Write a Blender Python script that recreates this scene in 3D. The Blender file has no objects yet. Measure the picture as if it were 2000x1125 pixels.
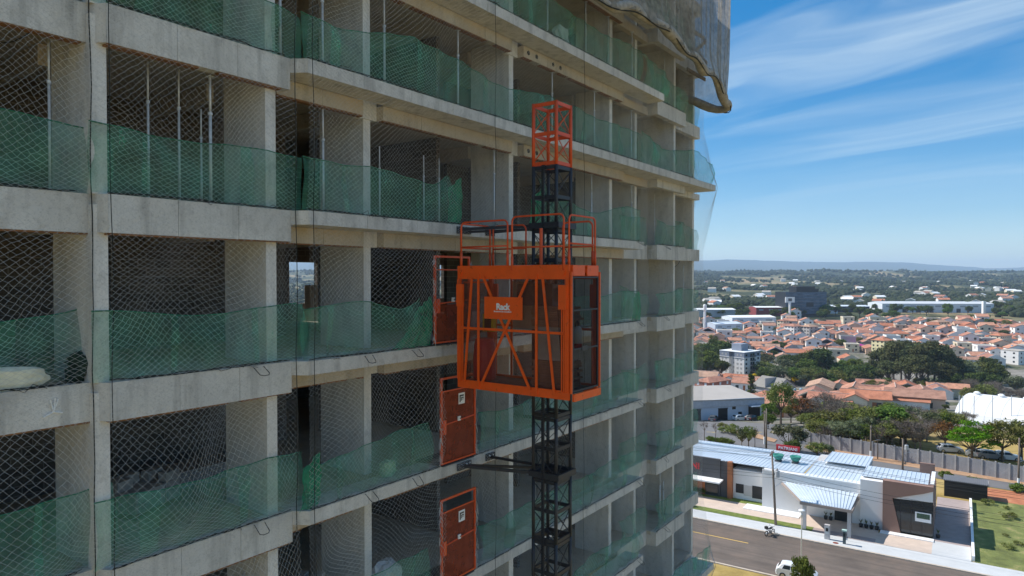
import bpy, bmesh, math, random
import numpy as np
from mathutils import Vector, Matrix, Quaternion, noise as mnoise

# ------------------------------------------------------------------ camera, sky, sun, exposure
SC = bpy.context.scene
COL = SC.collection
H0 = 32.0                                   # the drone hovers 32 m above the street
PITCH = math.radians(0.967)
FPX = 1333.33
cd = bpy.data.cameras.new('camera')
cd.sensor_width = 36.0; cd.lens = 24.0; cd.clip_start = 0.2; cd.clip_end = 60000
cam = bpy.data.objects.new('camera', cd); COL.objects.link(cam)
cam.location = (0, 0, H0); cam.rotation_euler = (math.pi/2 - PITCH, 0, 0)
SC.camera = cam

SUN_EL = math.radians(46)
SAZ = Vector((-0.87, 0.49)).normalized()
SUN_DIR = Vector((SAZ.x*math.cos(SUN_EL), SAZ.y*math.cos(SUN_EL), math.sin(SUN_EL)))
world = bpy.data.worlds.new('World'); SC.world = world; world.use_nodes = True
wt = world.node_tree; wn = wt.nodes; wl = wt.links; wn.clear()
w_out = wn.new('ShaderNodeOutputWorld'); w_bg = wn.new('ShaderNodeBackground')
SKY_STRENGTH = 0.127
w_bg.inputs['Strength'].default_value = SKY_STRENGTH
sky = wn.new('ShaderNodeTexSky'); sky.sky_type = 'NISHITA'; sky.sun_disc = False
sky.sun_elevation = SUN_EL; sky.sun_rotation = math.atan2(SAZ.x, SAZ.y)
sky.altitude = 1500; sky.air_density = 1.0; sky.dust_density = 0.05; sky.ozone_density = 2.2
# thin cirrus: warped noise on a high flat layer
tc = wn.new('ShaderNodeTexCoord'); sx = wn.new('ShaderNodeSeparateXYZ'); wl.new(tc.outputs['Generated'], sx.inputs[0])
def wmath(op, a, b=None, clamp=False):
    n = wn.new('ShaderNodeMath'); n.operation = op; n.use_clamp = clamp
    for i, q in enumerate((a, b)):
        if q is None: continue
        if isinstance(q, (int, float)): n.inputs[i].default_value = q
        else: wl.new(q, n.inputs[i])
    return n.outputs[0]
CLX, CLY = 4.4, 9.2
zc = wmath('ADD', wmath('MAXIMUM', sx.outputs[2], 0.0), 0.16)
cx = wmath('DIVIDE', sx.outputs[0], zc); cy = wmath('DIVIDE', sx.outputs[1], zc)
cv = wn.new('ShaderNodeCombineXYZ'); wl.new(cx, cv.inputs[0]); wl.new(cy, cv.inputs[1])
mp = wn.new('ShaderNodeMapping'); wl.new(cv.outputs[0], mp.inputs['Vector'])
mp.inputs['Rotation'].default_value = (0, 0, math.radians(46))
mp0 = mp; mp = wn.new('ShaderNodeMapping'); mp.inputs['Location'].default_value = (CLX, CLY, 0.0); mp.inputs['Scale'].default_value = (0.36, 1.35, 1); wl.new(mp0.outputs[0], mp.inputs['Vector'])
nw = wn.new('ShaderNodeTexNoise'); nw.inputs['Scale'].default_value = 0.9; nw.inputs['Detail'].default_value = 3
wl.new(mp.outputs[0], nw.inputs['Vector'])
vm = wn.new('ShaderNodeVectorMath'); vm.operation = 'MULTIPLY_ADD'; vm.inputs[1].default_value = (1.1, 1.5, 0); wl.new(nw.outputs['Color'], vm.inputs[0]); wl.new(mp.outputs[0], vm.inputs[2])
n1 = wn.new('ShaderNodeTexNoise'); n1.inputs['Scale'].default_value = 1.25; n1.inputs['Detail'].default_value = 9; n1.inputs['Roughness'].default_value = 0.52; n1.inputs['Distortion'].default_value = 0.35
wl.new(vm.outputs[0], n1.inputs['Vector'])
mp2 = wn.new('ShaderNodeMapping'); mp2.inputs['Scale'].default_value = (1.6, 9.0, 1); wl.new(vm.outputs[0], mp2.inputs['Vector'])
n2 = wn.new('ShaderNodeTexNoise'); n2.inputs['Scale'].default_value = 1.0; n2.inputs['Detail'].default_value = 6; wl.new(mp2.outputs[0], n2.inputs['Vector'])
cr = wn.new('ShaderNodeValToRGB'); cr.color_ramp.elements[0].position = 0.44; cr.color_ramp.elements[1].position = 0.74; wl.new(n1.outputs[0], cr.inputs[0])
fib = wmath('ADD', wmath('MULTIPLY', n2.outputs[0], 1.7), 0.02)
low = wn.new('ShaderNodeMapRange'); low.interpolation_type = 'SMOOTHSTEP'; low.inputs[1].default_value = .05; low.inputs[2].default_value = .21; wl.new(sx.outputs[2], low.inputs[0])
cl = wmath('MULTIPLY', wmath('MULTIPLY', wmath('MULTIPLY', cr.outputs[0], fib), 0.8, True), low.outputs[0])
mix = wn.new('ShaderNodeMixRGB'); mix.inputs[2].default_value = (3.2, 3.9, 4.4, 1)
hs_ = wn.new('ShaderNodeHueSaturation'); hs_.inputs['Saturation'].default_value = 1.78; gm_ = wn.new('ShaderNodeGamma'); gm_.inputs[1].default_value = .72; wl.new(sky.outputs[0], gm_.inputs[0]); wl.new(gm_.outputs[0], hs_.inputs['Color'])
wl.new(cl, mix.inputs[0]); wl.new(hs_.outputs[0], mix.inputs[1]); wl.new(mix.outputs[0], w_bg.inputs[0]); wl.new(w_bg.outputs[0], w_out.inputs[0])

sd = bpy.data.lights.new('sun', 'SUN'); sd.energy = 3.7; sd.angle = math.radians(0.53); sd.color = (1.0, 0.955, 0.89)
sun = bpy.data.objects.new('sun', sd); COL.objects.link(sun)
sun.rotation_euler = (-SUN_DIR).to_track_quat('-Z', 'Y').to_euler()
vs = SC.view_settings; vs.view_transform = 'Standard'; vs.look = 'None'; vs.exposure = 0.8; vs.gamma = 1.0; vs.use_curve_mapping = False
SC.cycles.max_bounces = 8; SC.cycles.transparent_max_bounces = 24; SC.cycles.volume_bounces = 1
SC.cycles.use_denoising = True

# ------------------------------------------------------------------ helpers
R = random.Random(7)
class MB:
    """collects shapes for ONE mesh object"""
    def __init__(s): s.v = []; s.f = []
    def add(s, vs_, fs):
        o = len(s.v); s.v += [tuple(p) for p in vs_]; s.f += [tuple(i+o for i in f) for f in fs]; return s
    def box(s, x0, x1, y0, y1, z0, z1):
        return s.add([(x0,y0,z0),(x1,y0,z0),(x1,y1,z0),(x0,y1,z0),(x0,y0,z1),(x1,y0,z1),(x1,y1,z1),(x0,y1,z1)],
                     [(3,2,1,0),(4,5,6,7),(0,1,5,4),(1,2,6,5),(2,3,7,6),(3,0,4,7)])
    def prism(s, pts, z0, z1):
        n = len(pts)
        v = [(p[0],p[1],z0) for p in pts] + [(p[0],p[1],z1) for p in pts]
        a = sum(pts[i][0]*pts[(i+1)%n][1]-pts[(i+1)%n][0]*pts[i][1] for i in range(n))
        idx = list(range(n)) if a > 0 else list(range(n))[::-1]
        f = [tuple(idx[::-1]), tuple(i+n for i in idx)]
        for k in range(n):
            i, j = idx[k], idx[(k+1)%n]; f.append((i, j, j+n, i+n))
        return s.add(v, f)
    def bar(s, p, q, w, h=None, up=(0,0,1)):
        p = Vector(p); q = Vector(q); d = (q-p).normalized(); h = h or w
        u = Vector(up)
        if abs(d.dot(u)) > .98: u = Vector((0,1,0)) if abs(d.y) < .9 else Vector((1,0,0))
        a = d.cross(u).normalized(); b = a.cross(d)
        v = []
        for c in (p, q):
            for sa, sb in ((-1,-1),(1,-1),(1,1),(-1,1)): v.append(c + a*sa*w/2 + b*sb*h/2)
        return s.add(v, [(0,1,2,3),(7,6,5,4),(0,4,5,1),(1,5,6,2),(2,6,7,3),(3,7,4,0)])
    def tube(s, pts, r, n=6, cap=True):
        pts = [Vector(p) for p in pts]; m = len(pts)
        rs = r if isinstance(r, (list, tuple)) else [r]*m
        rings = []; prev = None
        for i, p in enumerate(pts):
            d = (pts[min(i+1,m-1)] - pts[max(i-1,0)])
            d = d.normalized() if d.length > 1e-9 else Vector((0,0,1))
            if prev is None:
                ref = Vector((0,0,1)) if abs(d.z) < .9 else Vector((1,0,0)); a = d.cross(ref).normalized()
            else:
                a = prev - d*prev.dot(d); a = a.normalized() if a.length > 1e-6 else d.orthogonal().normalized()
            prev = a; b = d.cross(a)
            rings.append([p + (a*math.cos(2*math.pi*k/n) + b*math.sin(2*math.pi*k/n))*rs[i] for k in range(n)])
        v = [q for g in rings for q in g]; f = []
        for i in range(m-1):
            for k in range(n):
                f.append((i*n+k, i*n+(k+1)%n, (i+1)*n+(k+1)%n, (i+1)*n+k))
        if cap: f.append(tuple(range(n-1,-1,-1))); f.append(tuple((m-1)*n+k for k in range(n)))
        return s.add(v, f)
    def lathe(s, prof, n=12, c=(0,0,0)):
        v = []; f = []; m = len(prof)
        for r_, z in prof:
            for k in range(n): v.append((c[0]+r_*math.cos(2*math.pi*k/n), c[1]+r_*math.sin(2*math.pi*k/n), c[2]+z))
        for i in range(m-1):
            for k in range(n): f.append((i*n+k, i*n+(k+1)%n, (i+1)*n+(k+1)%n, (i+1)*n+k))
        f.append(tuple(range(n-1,-1,-1))); f.append(tuple((m-1)*n+k for k in range(n)))
        return s.add(v, f)
    def blob(s, c, rad, rng, sub=1, amp=.25):
        bm = bmesh.new(); bmesh.ops.create_icosphere(bm, subdivisions=sub, radius=1)
        v = []
        for q in bm.verts:
            k = 1 + rng.uniform(-amp, amp); v.append((c[0]+q.co.x*rad[0]*k, c[1]+q.co.y*rad[1]*k, c[2]+q.co.z*rad[2]*k))
        f = [tuple(x.index for x in q.verts) for q in bm.faces]; bm.free()
        return s.add(v, f)
    def mesh(s, name):
        me = bpy.data.meshes.new(name); me.from_pydata(s.v, [], s.f); me.update(); return me
    def obj(s, name, mat, parent=None, loc=(0,0,0), rz=0, smooth=False):
        return mkobj(name, s.mesh(name), mat, parent, loc, rz, smooth)
def mkobj(name, me, mat, parent=None, loc=(0,0,0), rz=0, smooth=False):
    if mat is not None and not me.materials: me.materials.append(mat)
    if smooth: me.polygons.foreach_set('use_smooth', [True]*len(me.polygons))
    o = bpy.data.objects.new(name, me); COL.objects.link(o)
    o.parent = parent; o.location = loc; o.rotation_euler = (0,0,rz)
    return o
def np_mesh(name, verts, faces):
    """verts (n,3), faces (m,k) arrays, all faces with k corners"""
    me = bpy.data.meshes.new(name); nf, k = faces.shape
    me.vertices.add(len(verts)); me.vertices.foreach_set('co', np.asarray(verts, dtype=np.float32).ravel())
    me.loops.add(nf*k); me.loops.foreach_set('vertex_index', np.asarray(faces, dtype=np.int32).ravel())
    me.polygons.add(nf); me.polygons.foreach_set('loop_start', np.arange(0, nf*k, k, dtype=np.int32))
    me.polygons.foreach_set('loop_total', np.full(nf, k, dtype=np.int32))
    me.update(calc_edges=True); return me
def tag(o, label=None, cat=None, group=None, kind=None):
    if label: o['label'] = label
    if cat: o['category'] = cat
    if group: o['group'] = group
    if kind: o['kind'] = kind
    return o
def thing(name, label, cat, loc=(0,0,0), rz=0, group=None):
    o = bpy.data.objects.new(name, None); o.empty_display_size = .2; COL.objects.link(o)
    o.location = loc; o.rotation_euler = (0,0,rz); return tag(o, label, cat, group)
KIDS = {}
def kids(o): return [c for c in o.children]
def copy_tree(o, parent=None, kd=None):
    c = o.copy(); COL.objects.link(c); c.parent = parent
    for ch in (kd if kd is not None else o.children): copy_tree(ch, c)
    return c
def text_mesh(body, size, extrude=.01, bold=0., align='CENTER', spacing=1.0):
    cu = bpy.data.curves.new('text', 'FONT'); cu.body = body; cu.size = size; cu.extrude = extrude; cu.offset = bold
    cu.align_x = align; cu.align_y = 'CENTER'; cu.space_character = spacing; cu.resolution_u = 3
    o = bpy.data.objects.new('text', cu); COL.objects.link(o)
    dg = bpy.context.evaluated_depsgraph_get(); me = bpy.data.meshes.new_from_object(o.evaluated_get(dg))
    bpy.data.objects.remove(o); bpy.data.curves.remove(cu); return me

# ------------------------------------------------------------------ materials
MATS = {}
def rgba(c): return (c[0], c[1], c[2], 1)
class NT:
    def __init__(s, name):
        s.m = bpy.data.materials.new(name); s.m.use_nodes = True; s.t = s.m.node_tree; s.n = s.t.nodes; s.l = s.t.links
        s.b = s.n['Principled BSDF']; s.out = s.n['Material Output']
    def new(s, t, **kw):
        q = s.n.new(t)
        for k, v in kw.items(): setattr(q, k, v)
        return q
    def noise(s, vec, scale, detail=4, rough=.55):
        q = s.n.new('ShaderNodeTexNoise'); q.inputs['Scale'].default_value = scale; q.inputs['Detail'].default_value = detail; q.inputs['Roughness'].default_value = rough
        s.l.new(vec, q.inputs['Vector']); return q.outputs[0]
    def ramp(s, fac, stops):
        q = s.n.new('ShaderNodeValToRGB'); e = q.color_ramp.elements
        while len(e) < len(stops): e.new(.5)
        for i, (p, c) in enumerate(stops): e[i].position = p; e[i].color = rgba(c) if not isinstance(c, (int,float)) else (c,c,c,1)
        s.l.new(fac, q.inputs[0]); return q.outputs[0]
    def mix(s, fac, a, b, mode='MIX'):
        q = s.n.new('ShaderNodeMixRGB'); q.blend_type = mode
        for i, v in ((0,fac),(1,a),(2,b)):
            if isinstance(v, (int,float)): q.inputs[i].default_value = v if i == 0 else (v,v,v,1)
            elif isinstance(v, tuple): q.inputs[i].default_value = rgba(v)
            else: s.l.new(v, q.inputs[i])
        return q.outputs[0]
    def math(s, op, a, b=0):
        q = s.n.new('ShaderNodeMath'); q.operation = op
        for i, v in ((0,a),(1,b)):
            if isinstance(v, (int,float)): q.inputs[i].default_value = v
            else: s.l.new(v, q.inputs[i])
        return q.outputs[0]
    def pos(s): return s.n.new('ShaderNodeNewGeometry').outputs['Position']
    def objco(s): return s.n.new('ShaderNodeTexCoord').outputs['Object']
    def rand(s): return s.n.new('ShaderNodeObjectInfo').outputs['Random']
    def mapv(s, vec, scale=(1,1,1), rot=(0,0,0)):
        q = s.n.new('ShaderNodeMapping'); q.inputs['Scale'].default_value = scale; q.inputs['Rotation'].default_value = rot; s.l.new(vec, q.inputs['Vector']); return q.outputs[0]
    def bump(s, h, strength=.3, dist=.02):
        q = s.n.new('ShaderNodeBump'); q.inputs['Strength'].default_value = strength; q.inputs['Distance'].default_value = dist
        s.l.new(h, q.inputs['Height']); s.l.new(q.outputs[0], s.b.inputs['Normal'])
    def base(s, c): 
        if isinstance(c, tuple): s.b.inputs['Base Color'].default_value = rgba(c)
        else: s.l.new(c, s.b.inputs['Base Color'])
    def set(s, rough=.8, metal=0, spec=None):
        s.b.inputs['Roughness'].default_value = rough; s.b.inputs['Metallic'].default_value = metal
        if spec is not None: s.b.inputs['Specular IOR Level'].default_value = spec
def mul(c, k): return tuple(min(1, x*k) for x in c)
def mat(name, col, rough=.75, var=.18, scale=2., col2=None, metal=0, bump=0, bscale=30, spec=None, bdist=.01):
    if name in MATS: return MATS[name]
    n = NT(name); p = n.pos()
    f = n.noise(p, scale, 6, .62)
    c = n.ramp(f, [(.32, mul(col, 1-var)), (.55, col), (.75, col2 or mul(col, 1+var))])
    n.base(c); n.set(rough, metal, spec)
    if bump: n.bump(n.noise(p, bscale, 4), bump, bdist)
    MATS[name] = n.m; return n.m
def mat_alpha(name, col, alpha, trans=.35, scale=8, var=.15, weave=0):
    """open-weave fabric: part of the light passes straight through"""
    n = NT(name); p = n.pos()
    c = n.ramp(n.noise(p, scale, 4), [(.3, mul(col, 1-var)), (.7, mul(col, 1+var))])
    df = n.new('ShaderNodeBsdfDiffuse'); tl = n.new('ShaderNodeBsdfTranslucent'); tp = n.new('ShaderNodeBsdfTransparent')
    m1 = n.new('ShaderNodeMixShader'); m2 = n.new('ShaderNodeMixShader')
    n.l.new(c, df.inputs[0]); n.l.new(c, tl.inputs[0]); m1.inputs[0].default_value = trans
    n.l.new(df.outputs[0], m1.inputs[1]); n.l.new(tl.outputs[0], m1.inputs[2])
    a = n.math('ADD', n.math('MULTIPLY', n.noise(p, 1.1, 3), .3), alpha-.15)
    a = n.math('ADD', a, n.math('MULTIPLY', n.math('SUBTRACT', n.noise(n.mapv(p, (3.5,3.5,.45)), 1.6, 5, .65), .5), weave))
    a = n.math('ADD', a, n.math('MULTIPLY', n.math('SUBTRACT', n.noise(p, 46, 2), .5), weave*.5))
    n.l.new(a, m2.inputs[0]); n.l.new(tp.outputs[0], m2.inputs[1]); n.l.new(m1.outputs[0], m2.inputs[2])
    n.l.new(m2.outputs[0], n.out.inputs[0]); n.n.remove(n.b)
    return n.m
def mat_concrete(name, lo, hi, stain=.5, tint=None):
    n = NT(name); p = n.pos()
    a = n.ramp(n.noise(p, .9, 8, .68), [(.3, lo), (.52, mul(lo, 1.12)), (.72, hi)])
    st = n.ramp(n.noise(n.mapv(p, (3.2,3.2,.35)), 1.0, 5, .6), [(.34, .42), (.50, 1.0)])
    c = n.mix(stain, a, n.mix(1, a, st, 'MULTIPLY'))
    blot = n.ramp(n.noise(p, 5.0, 6, .7), [(.36, .60), (.48, 1.0)]); c = n.mix(.38, c, n.mix(1, c, blot, 'MULTIPLY'))
    por = n.noise(p, 34, 5, .7); c = n.mix(.45, c, n.mix(1, c, n.ramp(por, [(.36, .45), (.46, 1.0)]), 'MULTIPLY'))
    if tint:
        c = n.mix(n.math('MULTIPLY', n.ramp(n.noise(p, .7, 4), [(.42, 0.), (.66, 1.)]), .6), c, tint)
    n.base(c); n.set(.9, 0, .25); n.bump(n.math('ADD', n.noise(p, 6, 6, .7), n.math('MULTIPLY', por, .5)), .5, .03)
    MATS[name] = n.m; return n.m
def mat_steel(name, col, rough=.45, var=.12, chips=None, dust=.45):
    n = NT(name); p = n.pos()
    c = n.ramp(n.noise(p, 2.2, 6, .65), [(.3, mul(col, 1-var)), (.7, mul(col, 1+var))])
    if chips:
        c = n.mix(n.ramp(n.noise(p, 9, 7, .75), [(.60, 0.), (.68, .85)]), c, chips)
        c = n.mix(n.ramp(n.noise(p, 3.1, 8, .8), [(.60, 0.), (.74, dust)]), c, (.42,.36,.31))
    n.base(c); n.set(rough, 0, .4); n.bump(n.noise(p, 14, 4), .08, .01); MATS[name] = n.m; return n.m
def mat_leaf(name, col, col2, var=.35, tr=.25):
    n = NT(name); p = n.pos()
    f = n.noise(p, .55, 5, .7)
    c = n.ramp(f, [(.3, col), (.7, col2)])
    hs = n.new('ShaderNodeHueSaturation'); n.l.new(c, hs.inputs['Color'])
    n.l.new(n.math('ADD', n.math('MULTIPLY', n.rand(), var), 1-var*.5), hs.inputs['Value'])
    n.l.new(n.math('ADD', n.math('MULTIPLY', n.rand(), .05), .475), hs.inputs['Hue'])
    df = n.new('ShaderNodeBsdfDiffuse'); tl = n.new('ShaderNodeBsdfTranslucent'); m = n.new('ShaderNodeMixShader'); m.inputs[0].default_value = tr
    n.l.new(hs.outputs[0], df.inputs[0]); n.l.new(hs.outputs[0], tl.inputs[0]); n.l.new(df.outputs[0], m.inputs[1]); n.l.new(tl.outputs[0], m.inputs[2])
    n.l.new(m.outputs[0], n.out.inputs[0]); n.n.remove(n.b); MATS[name] = n.m; return n.m

def ray(px, py):
    """direction of a photograph pixel, y component 1"""
    x = (px-1000)/FPX; z = -(py-562.5)/FPX
    c, s_ = math.cos(PITCH), math.sin(PITCH)
    y2 = c + z*s_; z2 = z*c - s_
    return Vector((x/y2, 1, z2/y2))

# ------------------------------------------------------------------ palette
M_conc = mat_concrete('concrete', (.57,.545,.51), (.74,.715,.68), .5)
M_conc2 = mat_concrete('concrete_pillar', (.66,.635,.60), (.78,.755,.72), .25)
M_soff = mat_concrete('concrete_brownish', (.46,.41,.34), (.62,.56,.48), .3, (.50,.39,.27))  # browner concrete with tan patches for slabs and soffits
def mat_blocks():
    n = NT('concrete_block_wall'); o = n.objco(); sp_ = n.new('ShaderNodeSeparateXYZ'); n.l.new(o, sp_.inputs[0])
    cb = n.new('ShaderNodeCombineXYZ'); n.l.new(n.math('ADD', sp_.outputs[0], sp_.outputs[1]), cb.inputs[0]); n.l.new(sp_.outputs[2], cb.inputs[1])
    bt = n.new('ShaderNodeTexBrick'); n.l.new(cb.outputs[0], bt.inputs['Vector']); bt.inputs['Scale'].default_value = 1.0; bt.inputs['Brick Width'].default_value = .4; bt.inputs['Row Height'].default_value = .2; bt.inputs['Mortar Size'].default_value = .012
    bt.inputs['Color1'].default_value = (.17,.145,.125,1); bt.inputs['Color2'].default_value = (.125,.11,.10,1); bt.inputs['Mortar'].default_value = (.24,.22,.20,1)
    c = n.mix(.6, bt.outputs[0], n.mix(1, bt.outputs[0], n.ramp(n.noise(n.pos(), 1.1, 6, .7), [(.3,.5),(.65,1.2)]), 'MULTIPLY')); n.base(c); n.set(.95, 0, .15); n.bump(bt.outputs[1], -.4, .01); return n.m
M_wall_in = mat_blocks()
M_dark = mat('dark_rubber_and_openings', (.02,.02,.022), .6)  # also painted shade inside holes and openings
M_orange = mat_steel('orange_paint', (.80,.105,.012), .42, .10, (.22,.06,.02))
M_orange2 = mat_steel('orange_mast_paint', (.66,.085,.022), .45, .10)
M_black = mat_steel('dark_grey_paint', (.030,.033,.042), .5, .2, (.10,.05,.03), .06)
M_galv = mat('galvanised', (.62,.64,.66), .4, .2, 9, metal=.1)
M_white = mat('white_paint', (.80,.80,.79), .6, .05, 1.5)
M_whiteplast = mat('white_plastic', (.78,.79,.80), .45, .06, 3)
M_red = mat('red_sign', (.62,.02,.03), .5, .06)
M_glass = NT('dark_glass'); M_glass.base((.02,.028,.032)); M_glass.set(.06, 0, .6); M_glass = M_glass.m
def mat_road():
    n = NT('asphalt'); p = n.pos(); o = n.objco()
    c = n.ramp(n.noise(p, .22, 7, .7), [(.3,(.115,.095,.082)),(.5,(.15,.122,.103)),(.72,(.20,.15,.12))])
    tr = n.ramp(n.noise(n.mapv(o, (.02,1.1,1)), 1.0, 4, .6), [(.38,.72),(.6,1.08)]); c = n.mix(.7, c, n.mix(1, c, tr, 'MULTIPLY'))
    sp2 = n.ramp(n.noise(p, .9, 8, .8), [(.62,0.),(.70,.5)]); c = n.mix(sp2, c, (.26,.17,.12)); n.base(c); n.set(.9, 0, .2); n.bump(n.noise(p, 60, 4), .25, .01); return n.m
M_asph = mat_road()
M_asph2 = mat('asphalt_back', (.15,.145,.145), .9, .12, .3, bump=.2, bscale=60)
M_paver = mat('pavement_concrete', (.52,.53,.53), .85, .08, .5, bump=.1)
M_kerb = mat('kerb_stone', (.50,.42,.34), .85, .15, 2)
M_beige = mat('beige_paving', (.56,.45,.37), .85, .10, .8, bump=.1)
M_pink = mat('pink_paver', (.36,.29,.27), .85, .12, 1.2)
M_grass = mat('lawn', (.15,.20,.035), .95, .35, 1.3, (.22,.20,.06), bump=.6, bscale=12, bdist=.1)
M_lot = mat('rough_grass', (.165,.19,.05), .95, .45, .45, (.38,.30,.13), bump=.7, bscale=6, bdist=.15)
M_earth = mat('red_earth', (.44,.16,.075), .95, .25, .8, (.52,.27,.14), bump=.5, bscale=5)
M_verge = mat('earth_verge', (.40,.24,.14), .95, .25, .6, (.46,.34,.20), bump=.4, bscale=5)
M_yel = mat('road_yellow', (.62,.40,.10), .8, .12, 3)
M_bark = mat('bark', (.10,.075,.055), .95, .3, 3, bump=.5, bscale=14)
M_barkg = mat('grey_bark', (.16,.135,.115), .95, .3, 3)
M_rope = mat('dark_rope', (.02,.022,.02), .9)
M_net = mat('net_cord', (.54,.53,.51), .8, .12, 3)
M_green = mat_alpha('green_shade_cloth', (.16,.50,.345), .35, .4, 3, .35, .45)
M_green2 = mat_alpha('green_cloth_folded', (.07,.42,.23), .66, .45, 4, .3, .3)
M_shroud = mat_alpha('grey_shade_cloth', (.36,.33,.285), .60, .35, 4, .3, .3)

# ------------------------------------------------------------------ land
KN = np.array([(-900,0),(140,0),(175,-4.5),(200,-9),(300,-25),(400,-33),(500,-28),(620,-21),(800,-13),(1200,-8),(1700,-2),(2300,6),(3000,17),(3700,40),(4600,62),(5600,52),(7500,10),(10000,40),(12500,170),(14500,325),(17000,290),(20000,250)], float)
def fbm(x, y, s, o=4):
    return mnoise.fractal(Vector((x/s, y/s, 3.7)), .55, 2.1, o)
def T(x, y):
    z = float(np.interp(y, KN[:,0], KN[:,1]))
    if y > 850:
        k = min(1, (y-850)/1500)
        z += k*(13*fbm(x, y, 520) + (16 if y < 8000 else 10)*fbm(x+900, y, 1900, 3)*min(1, y/3500))
    if y > 9000:
        a = x/y
        z += min(1, (y-9000)/4500)*(62*math.sin(a*9.5+4.2) + 30*math.sin(a*23+1.1) + 26*fbm(x, y*.6, 2300))
    return z
ys = np.concatenate([np.linspace(-500, 140, 18), np.linspace(145, 900, 120), np.geomspace(915, 19500, 120)])
aa = np.linspace(-1.5, 1.5, 230)
gv = np.zeros((len(ys), len(aa), 3))
for i, y in enumerate(ys):
    for j, a in enumerate(aa):
        x = a*(max(y, 0)+350); gv[i, j] = (x, y, T(x, y))
ny, nx = len(ys), len(aa); idx = np.arange(ny*nx).reshape(ny, nx)
fc = np.stack([idx[:-1,:-1], idx[:-1,1:], idx[1:,1:], idx[1:,:-1]], -1).reshape(-1, 4)
def mat_land():
    n = NT('land'); p = n.pos()
    sp = n.new('ShaderNodeSeparateXYZ'); n.l.new(p, sp.inputs[0]); Y = sp.outputs[1]
    dry = n.ramp(n.noise(p, .12, 7, .7), [(.28, (.17,.125,.045)), (.48, (.36,.26,.09)), (.62, (.42,.31,.13)), (.80, (.36,.16,.08))])
    town = n.ramp(n.noise(p, .05, 5, .7), [(.36, (.06,.075,.03)), (.5, (.20,.185,.16)), (.7, (.34,.31,.27))])
    hill = n.ramp(n.noise(n.mapv(p, (1,.5,1)), .0036, 8, .66), [(.40, (.03,.04,.02)), (.50, (.06,.07,.035)), (.56, (.18,.16,.085)), (.64, (.33,.24,.14))])
    mt = (.05,.07,.045)
    def step(a, b):
        q = n.new('ShaderNodeMapRange'); q.inputs[1].default_value = a; q.inputs[2].default_value = b; n.l.new(Y, q.inputs[0]); return q.outputs[0]
    c = n.mix(step(130, 148), dry, town); c = n.mix(step(690, 760), c, hill); c = n.mix(step(7500, 9500), c, mt)
    n.base(c); n.set(.95, 0, .1); n.bump(n.noise(p, 3, 5), .4, .1)
    return n.m
tag(mkobj('ground', np_mesh('ground', gv.reshape(-1,3), fc), mat_land(), smooth=True), kind='structure')

def ground_px(px, py):
    """point of the land seen at a photograph pixel"""
    d = ray(px, py); y = 40.
    while y < 19000:
        p = d*y; 
        if H0 + p.z <= T(p.x, y): break
        y *= 1.004
    lo, hi = y/1.004, y
    for _ in range(12):
        m = (lo+hi)/2; p = d*m
        if H0 + p.z <= T(p.x, m): hi = m
        else: lo = m
    return Vector((d.x*hi, hi, T(d.x*hi, hi)))
def at_depth(px, y):
    x = (px-1000)/FPX*y; return Vector((x, y, T(x, y)))

# ------------------------------------------------------------------ street plot: s along the street, t away from it
PHI = math.atan2(-.548, .836)
CP, SP = math.cos(PHI), math.sin(PHI)
def ST(s, t, z=0): return Vector((s*CP - t*SP, s*SP + t*CP, z))
def sheet(name, m, s0, s1, t0, t1, z0, z1):
    b = MB().box(s0, s1, t0, t1, z0, z1); o = b.obj(name, m, rz=PHI); tag(o, kind='structure'); return o
sheet('road', M_asph, -260, 260, 75.9, 88.2, -.2, .006)
sheet('kerb', M_kerb, -260, 260, 88.2, 88.5, -.2, .13)
sheet('kerb', M_kerb, -260, 260, 75.62, 75.9, -.2, .12)
sheet('pavement', M_paver, -260, 260, 88.5, 91.5, -.2, .122)
sheet('road_marking', M_yel, -75, -20.9, 83.5, 83.68, .004, .0105)
sheet('lawn_strip', M_grass, -60, -15.2, 91.5, 93.1, -.1, .14)
sheet('forecourt', M_beige, -60, -8.2, 93.1, 97.6, -.1, .128)
sheet('entrance_step', M_white, -24.6, -17.4, 95.4, 97.6, .0, .22)
sheet('lawn', M_grass, -60, -22.7, 97.6, 99.6, -.1, .15)
sheet('canopy_paving', M_pink, -15.2, -8.2, 91.5, 93.1, -.1, .126)
sheet('apron', M_beige, -8.2, -2.4, 91.5, 95.6, -.1, .13)
sheet('entrance_sill', M_white, -8.0, -2.3, 95.6, 96.6, -.1, .24)
sheet('drive_apron', M_paver, -2.4, 1.4, 91.5, 96.3, -.1, .127)
sheet('driveway', M_pink, -2.4, 1.4, 96.3, 116, -.1, .124)
sheet('grass_lot', M_lot, 1.75, 90, 91.5, 118.5, -.1, .06)
sheet('red_earth_patch', M_earth, .5, 9.5, 118.5, 125.3, -.1, .055)
def drape(name, m, A, B, n, off, kind='structure'):
    """sheet between two polylines in (s,t), laid on the land"""
    def samp(P, k):
        f = k*(len(P)-1); i = min(int(f), len(P)-2); g = f-i
        return (P[i][0]*(1-g)+P[i+1][0]*g, P[i][1]*(1-g)+P[i+1][1]*g)
    b = MB(); vs_ = []
    for i in range(n+1):
        a, c = samp(A, i/n), samp(B, i/n)
        for j in range(7):
            q = ST(a[0]+(c[0]-a[0])*j/6, a[1]+(c[1]-a[1])*j/6); vs_.append((q.x, q.y, T(q.x, q.y)+off))
    fs = [(i*7+j, i*7+j+1, i*7+j+8, i*7+j+7) for i in range(n) for j in range(6)]
    o = b.add(vs_, fs).obj(name, m); tag(o, kind=kind); return o
drape('back_road', M_asph2, [(70,120),(0,126.4),(-16,128.8),(-28,130.2),(-44,131.5),(-75,133)], [(70,124.6),(0,131),(-16,133.6),(-27,140),(-44,146),(-75,148)], 60, .05)
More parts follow.
